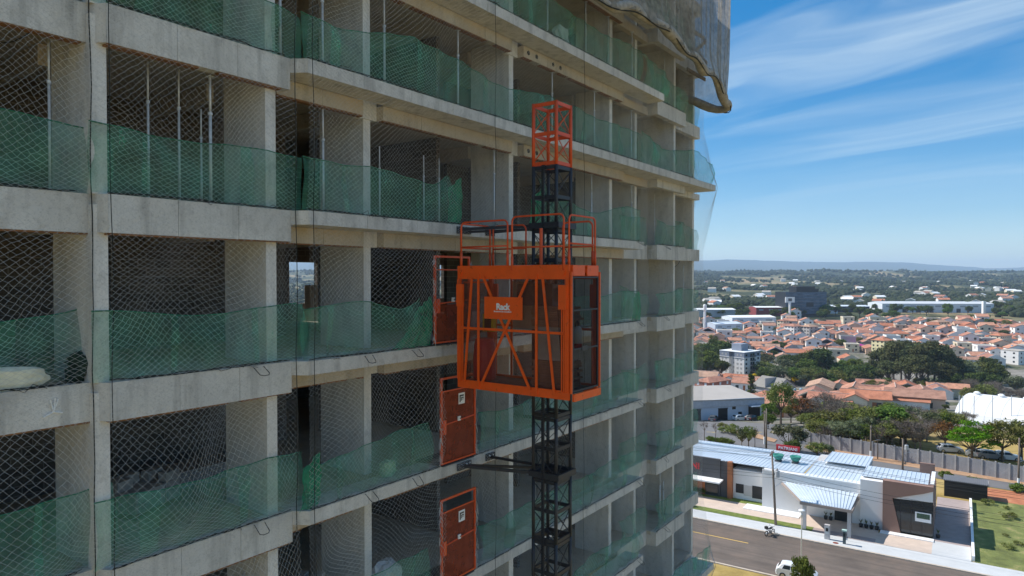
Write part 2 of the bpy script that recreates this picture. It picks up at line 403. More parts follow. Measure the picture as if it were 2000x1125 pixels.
drape('earth_verge', M_verge, [(70,124.6),(0,131),(-16,133.6),(-24,136)], [(70,126.5),(0,134.1),(-16,137.2),(-24,139)], 40, .07)
drape('shop_yard', M_asph2, [(-27,140),(-44,146),(-75,148)], [(-24,160),(-44,168),(-85,178)], 40, .04)
drape('traffic_island', M_verge, [(-29.5,137),(-34,139),(-38,140.5)], [(-29.5,139.5),(-34,142.5),(-38,143)], 12, .16)
# low white garden wall beside the driveway
tag(MB().box(0, .28, 0, 24, -.1, .62).obj('garden_wall', M_white, loc=ST(1.45, 92.0), rz=PHI), 'low white rendered wall between the paved driveway and the grass lot', 'wall')

# ------------------------------------------------------------------ the concrete tower: u along the facade, v into the building
C0 = Vector((-4.03, 13.56)); TH = math.radians(54.0)
CT, STH = math.cos(TH), math.sin(TH)
def BW(u, v, z): return Vector((C0.x + u*CT - v*STH, C0.y + u*STH + v*CT, z))
def u_at(px, v):
    """u where the sight line of photo column px crosses the plane v"""
    r = (px-1000)/FPX
    # C0x + u c - v s = r (C0y + u s + v c)
    return (r*(C0.y + v*CT) - C0.x + v*STH)/(CT - r*STH)
LV = {k: 36.31 - 3*(k-1) for k in range(-2, 14)}        # floor k: L1 = 36.31, L2 = 33.31 ...
tower = thing('unfinished_tower', 'bare concrete tower under construction with open floors', 'building', (C0.x, C0.y, 0), TH)
M_form = mat('formwork_board', (.24,.115,.05), .9, .3, 5)
PILL = [(-7.2,-6.95,.75,2.2), (-3.78,-3.535,.47,1.94), (-.65,-.42,.47,1.9), (2.33,2.55,1.02,2.6), (8.1,8.32,1.02,2.5), (14.53,14.75,1.02,2.5), (17.1,17.3,1.22,2.7), (20.25,20.45,.85,2.6), (23.85,24.08,1.37,2.7)]
def seg_box(b, u0, u1, v0, v1, z0, z1, rng, n=None):
    """a cast strip with fine joints between the formwork lengths"""
    n = n or max(1, round((u1-u0)/1.25)); w = (u1-u0)/n
    for i in range(n):
        j = rng.uniform(0, .006); a = u0 + i*w + (.004 if i else 0); c = u0 + (i+1)*w - (.004 if i < n-1 else 0)
        b.box(a, c, v0 + j, v1, z0 + rng.uniform(0,.005), z1)
def tower_floor(k, detail=True):
    L = LV[k]; r = random.Random(100+k); wide = k in (1, 7); ext = k <= 0
    # slab
    b = MB(); b.prism([(-13,.84),(-3.76,.84),(-3.59,.56),(-.21,.56),(-.2,.98),(15.4,1.02),(15.4,1.22),(17.85,1.22),(17.85,.82),(20.88,.82),(20.9,1.37),(24.08,1.37),(24.08,11.2),(-13,11.2)], L-.16, L-.004)
    b.obj('floor_slab', M_soff, tower)
    b = MB(); seg_box(b, -13, -3.755, .58, .83, L-.62, L, r, 6); b.obj('edge_beam', M_conc, tower)
    b = MB(); b.prism([(-3.75,.58),(-3.605,.30),(-3.605,.8),(-3.75,.8)], L-.615, L-.002); b.obj('beam_corner', M_conc, tower)
    b = MB(); seg_box(b, -3.6, -.2, .30, .55, L-.62, L, r, 3); b.obj('edge_beam', M_conc, tower)
    b = MB(); b.prism([(-.195,.30),(0,0),(0,.97),(-.195,.97)], L-.28, L-.001); b.obj('balcony_corner', M_conc, tower)
    if k < 5:
        for a, c, v0 in ((-13,-3.76,.60),(-3.59,-.21,.32),(-.18,2.09,.765),(2.73,7.88,.765),(8.52,15.1,.765)):
            fs = MB(); x = a
            while x < c-.1:
                y = min(c, x + r.uniform(.3,1.6)); fs.box(x, y-.01, v0+r.uniform(-.012,.0), v0+.16, L-.62-r.uniform(.016,.034), L-.6205); x = y + (r.uniform(.05,.5) if r.random() < .35 else 0)
            fs.obj('formwork_strip', M_form, tower)
    ce = 23.25 if wide else (17.25 if ext else 15.4)
    b = MB(); seg_box(b, .003, ce, 0, .74, L-.28, L, r, round(ce/1.5)); b.obj('balcony_edge', M_conc, tower)
    if wide:
        b = MB(); b.box(15.42, 23.24, .742, 1.21, L-.275, L-.002); b.obj('balcony_plate', M_conc, tower)
    for a, c in ((-.19,2.1),(2.72,7.9),(8.5,15.2)):
        b = MB(); seg_box(b, a, c, .75, .98, L-.62, L-.284, r, round((c-a)/1.4)); b.obj('soffit_beam', M_soff, tower)
    for a, c in ((2.1,2.72),(7.9,8.5)): MB().box(a+.004, c-.004, .98, 1.14, L-.62, L-.17).obj('pillar_head', M_conc2, tower)
    b = MB(); b.box(15.2, 17.84, .985, 1.21, L-.6, L-(.284 if (wide or ext) else .003)); b.obj('edge_beam', M_soff if k < 2 else M_conc, tower)
    zt = L-(.284 if wide else 0)
    b = MB(); seg_box(b, 17.85, 20.9, .55, .81, L-.60, zt, r, 3); b.obj('edge_beam', M_conc, tower); MB().box(17.86, 18.1, .82, 2.2, L-.59, L-.17).obj('return_beam', M_conc, tower)
    b = MB(); seg_box(b, 20.91, 24.1, 1.1, 1.36, L-.56, zt, r, 3); b.obj('edge_beam', M_conc, tower)
    # inner lintel band, back wall and end wall with window openings, partitions
    h0, h1 = L, L+2.84
    b = MB()
    for i, (a, c, v0, v1) in enumerate(PILL): pass
    for a, c, v0, v1 in PILL:
        MB().box(a, c, v0, v1, h0, h1-.006).obj('pillar', M_conc2, tower)
    if not detail: return
    ops = [(.0,.85),(7.4,8.7),(14.86,16.2),(20.6,22)] if k < 4 else [(.0,.85)]; hd = L+2.24 if k != 2 else L+1.02
    b = MB(); x = -13
    for a, c in ops:
        b.box(x, a, 10.85, 11.05, h0, h1); b.box(a+.002, c-.002, 10.855, 11.045, h0, L+.65); b.box(a+.002, c-.002, 10.855, 11.045, hd, h1); x = c
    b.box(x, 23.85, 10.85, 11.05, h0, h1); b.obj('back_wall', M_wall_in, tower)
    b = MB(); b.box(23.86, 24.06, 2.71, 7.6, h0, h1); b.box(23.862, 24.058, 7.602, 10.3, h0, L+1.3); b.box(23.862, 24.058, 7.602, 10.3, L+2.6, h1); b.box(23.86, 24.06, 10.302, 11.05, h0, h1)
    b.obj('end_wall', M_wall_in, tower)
    MB().box(-13, -12.8, .85, 10.84, h0, h1).obj('end_wall', M_wall_in, tower)  # unseen left end, added to keep sun and daylight out of the floors
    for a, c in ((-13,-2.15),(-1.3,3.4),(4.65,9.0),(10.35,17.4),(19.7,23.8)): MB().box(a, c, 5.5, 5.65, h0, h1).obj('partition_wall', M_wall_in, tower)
    for uu, v0, v1 in ((-6.2,2.6,5.49),(6.6,2.6,5.49),(11.6,3.2,5.49),(16.2,2.9,5.49)): MB().box(uu, uu+.14, v0, v1, h0, h1).obj('partition_wall', M_wall_in, tower)
    # downstand beams of the ceiling above
    for uu in (-3.7,-.55,2.4,8.2,14.6,20.3): MB().box(uu, uu+.16, 2.72, 5.48, L+2.45, h1-.01).obj('ceiling_beam', M_soff, tower)
for k in range(-2, 13): tower_floor(k, -2 <= k <= 9)
b = MB(); b.prism([(-13,.6),(24,1.2),(24,11.2),(-13,11.2)], -.3, .31); b.obj('ground_slab', M_conc, tower)
# dark discs as painted shade of pipe holes in the soffit beams above the hoist
for k in (0, 1):
    for uu in (8.75, 9.2, 10.15, 10.6) if k == 0 else (8.75, 9.2):
        b = MB(); b.tube([(uu, .742, LV[k]-.45), (uu, .80, LV[k]-.45)], .07, 10); b.obj('pipe_hole_shade', M_dark, tower)

FLOORN = {-2: 'top shrouded floor', -1: 'floor behind the grey shroud', 0: 'third floor above the cage', 1: 'second floor above the cage', 2: 'first floor above the cage', 3: 'floor level with the cage',
          4: 'first floor below the cage', 5: 'second floor below the cage', 6: 'third floor below the cage', 7: 'fourth floor below the cage', 8: 'fifth floor below the cage'}
# ------------------------------------------------------------------ green debris mesh along the floor edges
M_hem = mat('green_cord', (.03,.17,.10), .8, .2, 4)
def cloth(k, u0, u1, v, seg, h=1.22, seed=0, endfold=False, startfold=False):
    L = LV[k]; r = random.Random(seed + k*31); nu = max(6, int((u1-u0)*9)); nz = 9
    ph = [r.uniform(0, 6.3) for _ in range(6)]; b = MB(); vv = []
    for i in range(nu+1):
        u = u0 + (u1-u0)*i/nu
        top = h + .10*math.sin(u*.9+ph[0]) + .035*math.sin(u*2.3+ph[1]) - .27*abs(math.sin(u*.55+ph[2]))
        if endfold: top += .25*max(0, 1-(u1-u)/.8) 
        if startfold: top += .3*max(0, 1-(u-u0)/.5)
        for j in range(nz+1):
            f = j/nz; wob = .08*math.sin(u*3.1+ph[3]+f*2.2)*math.sin(math.pi*f) + .045*math.sin(u*7.3+ph[4]-f*3) + .02*math.sin(u*12.7+ph[1]+f*4)*(1-f)
            lean = -.10*math.sin(math.pi*f)*(.5+.5*math.sin(u*.7+ph[5]))
            du = .25*f*max(0, 1-(u1-u)/.9)*(-1 if endfold else 0)
            vv.append((u-u0+du, wob+lean+.02, .015 + top*f))
    ff = [(i*(nz+1)+j, (i+1)*(nz+1)+j, (i+1)*(nz+1)+j+1, i*(nz+1)+j+1) for i in range(nu) for j in range(nz)]
    o = b.add(vv, ff).obj('debris_mesh', M_green, loc=BW(u0, v, L), rz=TH, smooth=True)
    MB().tube([vv[i*(nz+1)+nz] for i in range(0, nu+1, 2)], .011, 4).obj('hem_cord', M_hem, o)
    for i in range(r.randrange(4, 12), nu-3, r.randrange(14, 24)):
        w2 = r.choice((1, 2, 3)); q = [vv[(i+a)*(nz+1)+j] for a in range(w2+1) for j in range(nz+1)]
        MB().add([(x, y-.012-.01*math.sin(j_), z) for j_, (x, y, z) in enumerate(q)], [(a*(nz+1)+j, (a+1)*(nz+1)+j, (a+1)*(nz+1)+j+1, a*(nz+1)+j+1) for a in range(w2) for j in range(nz)]).obj('overlap', M_green, o, smooth=True)
    tag(o, 'green debris mesh %s on the %s' % (seg, FLOORN[k]), 'debris mesh', 'green debris screens along the floor edges')
for k in range(-1, 9):
    if k >= 1: cloth(k, -8.0, -3.4, .66 if k != 3 else .98, 'across the leftmost bay', 1.25, 1)
    cloth(k, -3.82, .12, .38, 'across the deep-beam bay', 1.24, 2)
    if k == 2:
        cloth(k, -.05, 4.6, .10, 'with bunched end', 1.2, 3, endfold=True); cloth(k, 8.4, 15.3, .1, 'behind the hoist mast', 1.22, 4, startfold=True)
    elif k in (3, 4, 5, 6):
        cloth(k, -.05, 3.55, .10, 'left of the landing gate', 1.18, 5, endfold=(k == 3)); cloth(k, 5.45, 15.3, .1, 'right of the landing gate', 1.2, 6)
    else: cloth(k, -.05, 15.3, .10, 'along the balcony', 1.25, 7)
    if k in (1, 7):
        cloth(k, 15.35, 23.1, .08, 'along the wide slab end', 1.22, 8)
    else:
        cloth(k, 15.45, 17.8, 1.0 if k > 0 else .1, 'in the recessed bay', 1.25, 9); cloth(k, 17.9, 20.85, .62, 'on the projecting bay', 1.22, 10); cloth(k, 20.95, 24.05, 1.16, 'at the far corner', 1.2, 11)

def bunch(k, u, v, w, h, label, seed, lean=.25):
    r = random.Random(seed); nu, nz = 26, 12; vv = []
    for i in range(nu+1):
        f = i/nu
        for j in range(nz+1):
            g_ = j/nz; sp_ = 1 - (.60 if w > 1 else .18)*g_**.8
            vv.append((w*(f-1)*sp_ + .02*math.sin(j*1.3+seed), .06*math.sin(f*(19 if w > 1 else 11)+seed+g_*1.2)*(1-.3*g_) - .05*math.sin(math.pi*g_), .01 + h*g_*(.72+.28*f)))
    ff = [(i*(nz+1)+j, (i+1)*(nz+1)+j, (i+1)*(nz+1)+j+1, i*(nz+1)+j+1) for i in range(nu) for j in range(nz)]
    tag(MB().add(vv, ff).obj('bunched_mesh', M_green2, loc=BW(u, v, LV[k]), rz=TH, smooth=True), label, 'debris mesh', 'gathered ends of the green mesh')
bunch(3, 3.62, .06, 1.3, 1.2, 'bright green gathered mesh end beside the open landing gate', 2, .5)
bunch(2, 4.7, .08, .55, 1.2, 'bright green gathered mesh end on the balcony above the open gate', 5, .1)
bunch(2, 8.5, .08, .7, 1.3, 'bright green gathered mesh behind the hoist mast', 8, .3)
bunch(4, .3, .12, .5, 1.1, 'bright green gathered mesh at the balcony corner below the cage', 11, .1)
bunch(3, 15.2, .08, .6, 1.2, 'bright green gathered mesh at the balcony end level with the cage', 14, .1)
def cable(k, u, v, z, span, drop, label):
    pts = [(span*(i/12-.5), .05*math.sin(i), z - drop*(1-(2*i/12-1)**2)) for i in range(13)]
    tag(MB().tube(pts, .012, 5).obj('hanging_cable', M_rope, loc=BW(u, v, LV[k]), rz=TH), label, 'cable', 'cables hanging in the bays')
cable(3, -5.0, 1.5, 2.75, 1.5, .55, 'black cable looping under the ceiling of the leftmost bay'); cable(2, -4.7, 1.6, 2.75, 1.2, .4, 'black cable sagging from the ceiling above the leftmost mesh')
cable(3, 22.4, 1.7, 2.6, 1.4, .5, 'black cable sagging in the far corner bay'); cable(4, 3.6, 1.2, 2.3, .8, .5, 'black cable sagging beside the lower landing gate')
bs = thing('board_stack', 'stack of grey boards lying deep inside the floor below the cage', 'board stack', BW(-.1, 4.0, LV[4]), TH)
for i in range(6): MB().box(-1.0+.03*(i % 2), 1.0-.05*(i % 3), -.45, .45, i*.06, i*.06+.055).obj('board', mat('grey_board', (.34,.32,.30), .9, .2, 3), bs)
# ------------------------------------------------------------------ white diamond safety net
def smooth_noise(u, z, s, o): return np.sin(u/s*2.1+o)*np.cos(z/s*1.7+o*1.7) + .6*np.sin(u/s*4.3-z/s*2.2+o*2.3) + .4*np.cos(z/s*5.1+u/s*1.3+o)
GATES = [(3, 3.72, 5.3), (4, 3.78, 5.25), (5, 3.78, 5.25), (6, 3.78, 5.25)]
def net_panel(u0, u1, vfun, label, seed, zlo, zhi, rad=.0024, A=.125, B=.095, blg=1.0, tipu=None):
    um = (u0+u1)/2; i0, i1 = 0, int(round((u1-u0)/(A/2))); j0 = int(zlo/(B/2)); j1 = int(zhi/(B/2))
    I, J = np.meshgrid(np.arange(i0, i1+1), np.arange(j0, j1+1), indexing='ij')
    u = u0 + I*(A/2); z = J*(B/2)
    ph = (z - (36.31-30*3)) % 3.0; f = ph/3.0
    ed = np.clip(np.minimum((u-u0), (u1-u))/.6, 0, 1)
    sl = np.sin(np.pi*f)
    low = np.clip((34-z)/6, 0, 1)
    dz = (.10+.12*low)*smooth_noise(u, z, 1.7, seed)*sl - (.13+.22*low)*sl*np.cos(np.pi*f*.9)*(1+.5*np.sin(u*1.1+seed))
    du = (.11+.07*low)*smooth_noise(u, z, 1.5, seed+4)*sl*ed
    vb = vfun(u, z) - (.05 + blg*(.10+.12*low)*sl*(.6+.4*np.sin(u*.8+z*.3+seed)))
    if tipu is not None:
        o_ = np.zeros_like(u)
        for k in (1, 7): o_ = np.maximum(o_, np.clip(1-np.abs(z-LV[k]+.14)/2.9, 0, 1))
        du = du*.4 - np.clip(u-tipu, 0, 9)*o_
    rg = np.random.default_rng(int(seed)); du = du + rg.normal(0, .006, u.shape); dz = dz + rg.normal(0, .006, u.shape)
    P = np.stack([u+du-u0, vb, z+dz], -1)
    par = ((I+J) % 2 == 0)
    zl = H0 - .45*(14.2+.809*u) - 1.6; zh = H0 + .415*(14.2+.809*u) + 1.6
    ok = par & (z > zl) & (z < zh)
    segs = []
    for sj in (1, -1):
        a = P[:-1, (1 if sj < 0 else 0):(None if sj < 0 else -1)]; c = P[1:, (0 if sj < 0 else 1):(-1 if sj < 0 else None)]
        o = ok[:-1, (1 if sj < 0 else 0):(None if sj < 0 else -1)]
        segs.append((a[o], c[o]))
    a = np.concatenate([q[0] for q in segs]); c = np.concatenate([q[1] for q in segs])
    mu = (a[:,0]+c[:,0])/2 + u0; mz = (a[:,2]+c[:,2])/2
    keep = np.random.default_rng(int(seed)+50).random(len(a)) > .004
    if u0 < 4 < u1:
        for k, g0, g1 in GATES:
            keep &= ~((mu > g0) & (mu < g1) & (mz > LV[k]+.0) & (mz < LV[k]+2.3))
        keep &= ~((mu > 3.3) & (mu < 3.75) & (mz > LV[3]) & (mz < LV[3]+1.2) & (mu > 3.75 - .45*(1-(mz-LV[3])/1.2)))
    a, c = a[keep], c[keep]
    d = c-a; d /= np.linalg.norm(d, axis=1)[:,None]+1e-9
    ax = np.cross(d, np.array([0,1.,0])); ax /= np.linalg.norm(ax, axis=1)[:,None]+1e-9
    ay = np.cross(d, ax); n = len(a)
    offs = [ax*rad, (-.5*ax+.87*ay)*rad, (-.5*ax-.87*ay)*rad]
    V = np.stack([a+offs[0], a+offs[1], a+offs[2], c+offs[0], c+offs[1], c+offs[2]], 1).reshape(-1, 3)
    base = np.arange(n)[:,None]*6
    F = np.concatenate([base+np.array(q)[None] for q in ((0,1,4,3),(1,2,5,4),(2,0,3,5))])
    zb = float(V[:,2].min()); V[:,2] -= zb
    o = mkobj('safety_net', np_mesh('safety_net', V, F), M_net, loc=BW(u0, 0, zb), rz=TH)
    return tag(o, label, 'safety net', 'white diamond nets over the facade')
def vF(u, z):
    base = np.where(u < 17.8, .9, np.where(u < 20.9, .48, 1.0))
    out = np.zeros_like(u)
    for k in (1, 7):
        out = np.maximum(out, np.clip(1-np.abs(z-LV[k]+.14)/2.9, 0, 1))
    top = np.clip((z-37.5)/2.0, 0, 1)*np.clip((17.4-u)/.6, 0, 1)
    return base*(1-np.maximum(out, top)) - .03*np.maximum(out, top)
net_panel(-8.1, -3.80, lambda u, z: .53+0*u, 'white diamond-mesh safety net over the leftmost deep-beam bay', 1., 25, 39.5, .0021)
net_panel(-3.84, -.15, lambda u, z: .25+0*u, 'white diamond-mesh safety net over the bay with two deep beams', 2., 23, 41, .0021)
net_panel(-.1, 7.9, lambda u, z: -.02+0*u, 'white diamond-mesh safety net cut open around the orange landing gates', 3., 19, 44, .0021)
net_panel(7.95, 15.4, lambda u, z: -.02+0*u, 'white diamond-mesh safety net on the balcony right of the hoist mast', 4., 16, 47, .0021)
net_panel(15.45, 24.2, vF, 'white diamond-mesh safety net wrapping the far corner bays', 5., 14, 47, .0026, .14, .11, .15, 23.3)
# ropes that carry the nets
def rope(u, v, z0, z1, label, seed, r_=.009, m=None):
    q = random.Random(seed); pts = []; n = int((z1-z0)/.5); w = 0
    for i in range(n+1):
        z = (z1-z0)*i/n; w = .6*w + q.uniform(-.012,.012); pts.append((w, -.02-.05*abs(math.sin(math.pi*((z0+z-36.31)%3)/3)), z))
    tag(MB().tube(pts, r_, 5).obj('net_rope', m or M_rope, loc=BW(u, v, z0), rz=TH), label, 'rope', 'ropes carrying the safety nets')
rope(-3.78, .50, 24, 39, 'dark vertical rope hanging beside the left deep-beam corner', 1)
rope(-3.63, .18, 24, 39, 'dark vertical rope hanging on the left end of the double-beam bay', 2, .007)
rope(-.19, .20, 23, 40, 'dark vertical rope hanging where deep beams meet the balcony', 3, .008)
rope(.02, -.08, 22, 40, 'dark vertical rope hanging at the start of the long balcony', 4, .007)
rope(5.9, -.10, 20, 43, 'dark vertical rope hanging just beyond the landing gates', 5, .007)
rope(10.6, -.10, 18, 45, 'dark vertical rope hanging between mast and far bays', 6, .007)
def lashing(k, u0, u1, v, seed, label):
    q = random.Random(seed); b = MB()
    for s in range(2):
        pts = []; u = 0
        while u < u1-u0:
            pts.append((u, q.uniform(-.03,.03), q.uniform(0,.035)+.01)); u += q.uniform(.12,.3)
        b.tube(pts, .009, 4)
    for _ in range(int((u1-u0)/1.3)):
        a = q.uniform(0, u1-u0-.5); pts = [(a, -.02, .02)]
        for i in range(4): pts.append((pts[-1][0]+q.uniform(-.05,.22), -.02-q.uniform(0,.05), .02+q.uniform(-.06,.10)))
        b.tube(pts, .006, 4)
    tag(b.obj('lashing_rope', M_rope, loc=BW(u0, v, LV[k]), rz=TH), label, 'rope', 'frayed dark ropes along the slab edges')
for k in range(-1, 9):
    lashing(k, -3.6, -.2, .30, 300+k, 'frayed dark rope on the deep beam of the %s' % FLOORN[k])
    lashing(k, 0, 15.3, .01, 400+k, 'frayed dark rope along the balcony edge of the %s' % FLOORN[k])
    if k > 0: lashing(k, -8, -3.8, .58, 500+k, 'frayed dark rope on the leftmost beam of the %s' % FLOORN[k])
    lashing(k, 17.9, 20.8, .55 if k not in (1,7) else 0., 600+k, 'frayed dark rope on the projecting bay of the %s' % FLOORN[k])

# ------------------------------------------------------------------ steel props
pm = {}
def prop(k, px, v, hgt=None, rr=.028, bright=True):
    u = u_at(px, v); L = LV[k]; h = hgt or 2.36
    t = thing('steel_prop', ('galvanised steel prop jacked under the beam on the %s' if hgt is None else 'short steel post behind the mesh on the %s') % FLOORN[k], 'prop', BW(u, v, L), TH, 'slim steel props between the floors')
    m = M_galv
    MB().box(-.06,.06,-.06,.06,0,.008).obj('base_plate', m, t)
    MB().tube([(0,0,.008),(0,0,h*.72)], rr, 8).obj('outer_tube', m, t, smooth=True)
    MB().tube([(0,0,h*.7201),(0,0,h-.009)], rr*.78, 8).obj('inner_tube', m, t, smooth=True)
    MB().tube([(0,0,h*.70),(0,0,h*.719)], rr*1.5, 10).obj('collar', m, t)
    if hgt is None: MB().box(-.06,.06,-.06,.06,h-.008,h).obj('head_plate', m, t)
for k, lst in {2: [(413,.65),(632,.9),(965,.9),(1155,.9),(1233,1.1)], 1: [(550,.65),(632,.9),(752,.9),(895,.9),(1078,.9),(1160,.9),(1232,1.1)], 0: [(1069,.9),(1143,.9),(1187,.9),(1233,.9),(1296,1.1)], -1: [(1143,.9),(1190,.9),(1240,.9)]}.items():
    for px, v in lst: prop(k, px, v)
for px in (100, 292, 352): prop(2, px, 1.1, 2.5, .022)
for px in (395, 828, 858, 742): prop(2, px, 1.3, 1.9, .02)
for k, px in ((3,1335),(4,1338),(5,1335),(1,1345),(2,1278)): prop(k, px, 1.5, None if k < 3 else 2.3, .02)
for px in (1290, 1297): prop(6, px, 1.2, 2.0 if px == 1290 else 1.5, .04)

# rebar lifting loops that stick out of the slab edges
for k in range(2, 9):
    for uu, vv in ((-.95,.30),(1.55,0),(3.0,0),(15.0,0),(18.7,.55),(21.4,1.1)):
        if k in (1,7) and uu > 15.4: continue
        if k == 2 and uu < 15: continue
        q = random.Random(int(uu*10)+k); d = q.uniform(.16,.26); w = .11; e = q.uniform(-.16,.02)
        b = MB().tube([(-w+e*.3,.05,-.05),(-w,-.01,-.03),(-w+e,-d,-.15),(-w*.4+e,-d-.03,-.17),(w*.6+e,-d-.02,-.165),(w+e*.9,-d+.03,-.14),(w,-.01,-.03),(w+.02,.05,-.05)], .008, 5)
        tag(b.obj('rebar_loop', M_black, loc=BW(uu, vv-.005, LV[k]), rz=TH), 'bent rebar loop sticking out of the slab edge on the %s' % FLOORN[k], 'rebar', 'rebar loops on the slab edges')

# ------------------------------------------------------------------ grey shroud hung round the top corner
def shroud():
    t = thing('debris_shroud', 'grey shade-cloth shroud hung round the top corner with a sagging hem', 'shroud', BW(8, -.7, 39), TH)
    r = random.Random(5); path = []
    u = 0.0
    while u < 15.1: path.append((u, 0)); u += .06
    for i in range(1, 16):
        a = i/15*math.pi/2; path.append((15.1+.55*math.sin(a), .55-.55*math.cos(a)))
    v = .55
    while v < 7: v += .12; path.append((15.65, v))
    nz = 26; vv = []; hem = []
    for i, (u, v) in enumerate(path):
        s = u + max(0, v)
        zb = 1.75 - .16*math.sin(s*.8) - .08*math.sin(s*2.3+1) - .75*max(0, min(1, (u-9)/6))**1.4 - .45*math.exp(-((s-15.5)/.9)**2) + .3*max(0, v-.6)
        bulge = .35*math.sin(min(1, max(0, (u-2)/12))*math.pi)
        for j in range(nz+1):
            f = j/nz; z = zb + (10.5-zb)*f
            fold = (.07*math.sin(s*5.1+math.sin(z*.8)) + .05*math.sin(s*11.3+1.3*math.sin(z*.5+1)) + .035*math.sin(s*19.7+.8*math.sin(z*.9)))*(.5+.5*f)
            out = -(bulge*(1-f)**2) - .18*math.exp(-(f/.06)**2)
            if v <= .0: vv.append((u-.75*(1-f)**5*max(0,min(1,(u-13.2)/2)), out+fold, z))
            else: vv.append((u+fold*.6-.75*(1-f)**5, v+fold*.4+out*.3, z))
        hem.append((u-.7*max(0,min(1,(u-13.2)/2)), v-(bulge if v <= 0 else .1)-.12, zb, s))
    ff = [(i*(nz+1)+j, (i+1)*(nz+1)+j, (i+1)*(nz+1)+j+1, i*(nz+1)+j+1) for i in range(len(path)-1) for j in range(nz)]
    MB().add(vv, ff).obj('cloth', M_shroud, t, smooth=True)
    pts = [(p[0], p[1]+.1, p[2]+.12+.04*math.sin(p[3]*3.3)) for p in hem[::3]]
    rad = [.17+.035*math.sin(p[3]*1.9)+.015*math.sin(p[3]*5.2+2)+.05*math.exp(-((p[3]-15.5)/1.2)**2) for p in hem[::3]]
    MB().tube(pts, rad, 10).obj('rolled_hem', mat('grey_rolled_cloth', (.34,.31,.27), .9, .3, 6, bump=.6, bscale=5, bdist=.03), t, smooth=True)
    MB().tube([(p[0], p[1]-.04, p[2]-.03+.03*math.sin(p[3]*2.7)) for p in hem[::4]], .022, 6).obj('hem_rope', M_rope, t)
    for i in range(3, len(path)-40, 26):
        u, v = path[i]; MB().tube([(u, v+.25, 2.6), (u, v+.22, 10)], .024, 6).obj('support_pole', M_galv, t)
shroud()
for i, (u, v, z, a, ln) in enumerate(((21.9,.5,43.2,.1,2.2),(22.2,.4,42.2,-.25,1.8),(22.3,.6,41.4,.05,2.3),(22.6,.5,42.8,.9,1.2))):
    tag(MB().bar((-ln/2, 0, -ln/2*math.tan(a)*.5), (ln/2, 0, ln/2*math.tan(a)*.5), .05, .16).obj('timber_plank', mat('weathered_timber', (.22,.16,.10), .9, .3, 4), loc=BW(u, v, z), rz=TH), 'weathered timber plank caught behind the grey shroud at the corner', 'plank', 'planks behind the shroud')

# ------------------------------------------------------------------ loose things on the floors
def crumple(name, label, cat, m, u, v, z, rx, ry, rz_, seed, amp=.18, sub=3):
    r = random.Random(seed); bm = bmesh.new(); bmesh.ops.create_icosphere(bm, subdivisions=sub, radius=1)
    V = []
    for q in bm.verts:
        c = q.co; k = 1 + amp*mnoise.noise(c*2.3+Vector((seed,0,0))) + amp*.7*mnoise.noise(c*5.1+Vector((0,seed,0)))
        sq = max(abs(c.x), abs(c.y), abs(c.z)); k *= (1/sq)**.55
        V.append((c.x*rx*k, c.y*ry*k, max(0, c.z*rz_*k + rz_*.8)))
    F = [tuple(x.index for x in f.verts) for f in bm.faces]; bm.free()
    return tag(MB().add(V, F).obj(name, m, loc=BW(u, v, z), rz=TH), label, cat)
crumple('rubble_sack', 'bulging white plastic sack standing on the floor edge at the bottom', 'sack', mat('white_sack', (.62,.64,.66), .6, .12, 4), 2.95, .95, LV[5], .36, .3, .42, 3)
crumple('foam_bundle', 'pale yellowish wrapped bundle lying behind the leftmost mesh', 'bundle', mat('pale_bundle', (.74,.71,.54), .8, .25, 3), -5.55, .76, LV[3], 1.25, .14, .2, 6, .08)
crumple('net_bundle', 'dark tangled bundle of netting tied at the beam corner', 'bundle', mat('dark_tangle', (.02,.045,.03), .95, .5, 12), -3.72, .86, LV[3], .24, .2, .26, 9, .5)
crumple('plastic_sheet', 'crumpled whitish plastic sheet behind the green mesh up high', 'sheet', mat('whitish_sheet', (.55,.60,.56), .6, .15, 4), u_at(1092, .6), .55, LV[0], .34, .2, .42, 12, .4)
crumple('foam_bundle', 'small pale green bag behind the mesh beside the lower gate', 'bundle', mat('pale_green_bag', (.45,.62,.42), .8, .15, 4), 2.62, .55, LV[4], .2, .14, .2, 15, .25)
# twist of white twine on the left beam
b = MB()
for a, c in (((0,0,0),(.02,-.02,.22)),((0,0,0),(-.05,-.02,.2)),((0,0,0),(.06,-.02,.19)),((-.14,-.01,-.06),(0,0,0)),((0,0,0),(.12,-.01,-.03))): b.tube([a, c], .012, 5)
tag(b.obj('twine_knot', M_whiteplast, loc=BW(u_at(102, .55), .555, 29.93), rz=TH), 'knot of frayed white twine on the leftmost beam face', 'twine')

def pallet(k, u, v, rows, label):
    t = thing('block_pallet', label, 'blocks', BW(u, v, LV[k]), TH + .1*k); r = random.Random(k*7+int(u*10))
    MB().box(-.62,.62,-.42,.42,0,.10).obj('pallet', mat('weathered_timber', (.22,.16,.10)), t)
    for z in range(rows):
        for i in range(3):
            for j in range(4):
                if z == rows-1 and r.random() < .35: continue
                mkobj('block', BLK, mat('grey_block', (.40,.385,.365), .95, .15, 4), t, (-.41+i*.41+r.uniform(-.01,.01), -.31+j*.205, .10+z*.195))
BLK = MB().box(-.195,.195,-.095,.095,0,.19).mesh('block')
pallet(4, -1.9, 2.9, 3, 'pallet of grey concrete blocks one floor below the cage'); pallet(5, 1.1, 1.9, 3, 'pallet of grey concrete blocks two floors below the cage'); pallet(3, 7.2, 1.9, 4, 'pallet of grey concrete blocks behind the hoist mast'); pallet(4, 10.6, 1.6, 2, 'low pallet of grey blocks on the far balcony below'); pallet(5, -2.4, 2.4, 2, 'low pallet of grey blocks in the deep-beam bay at the bottom')
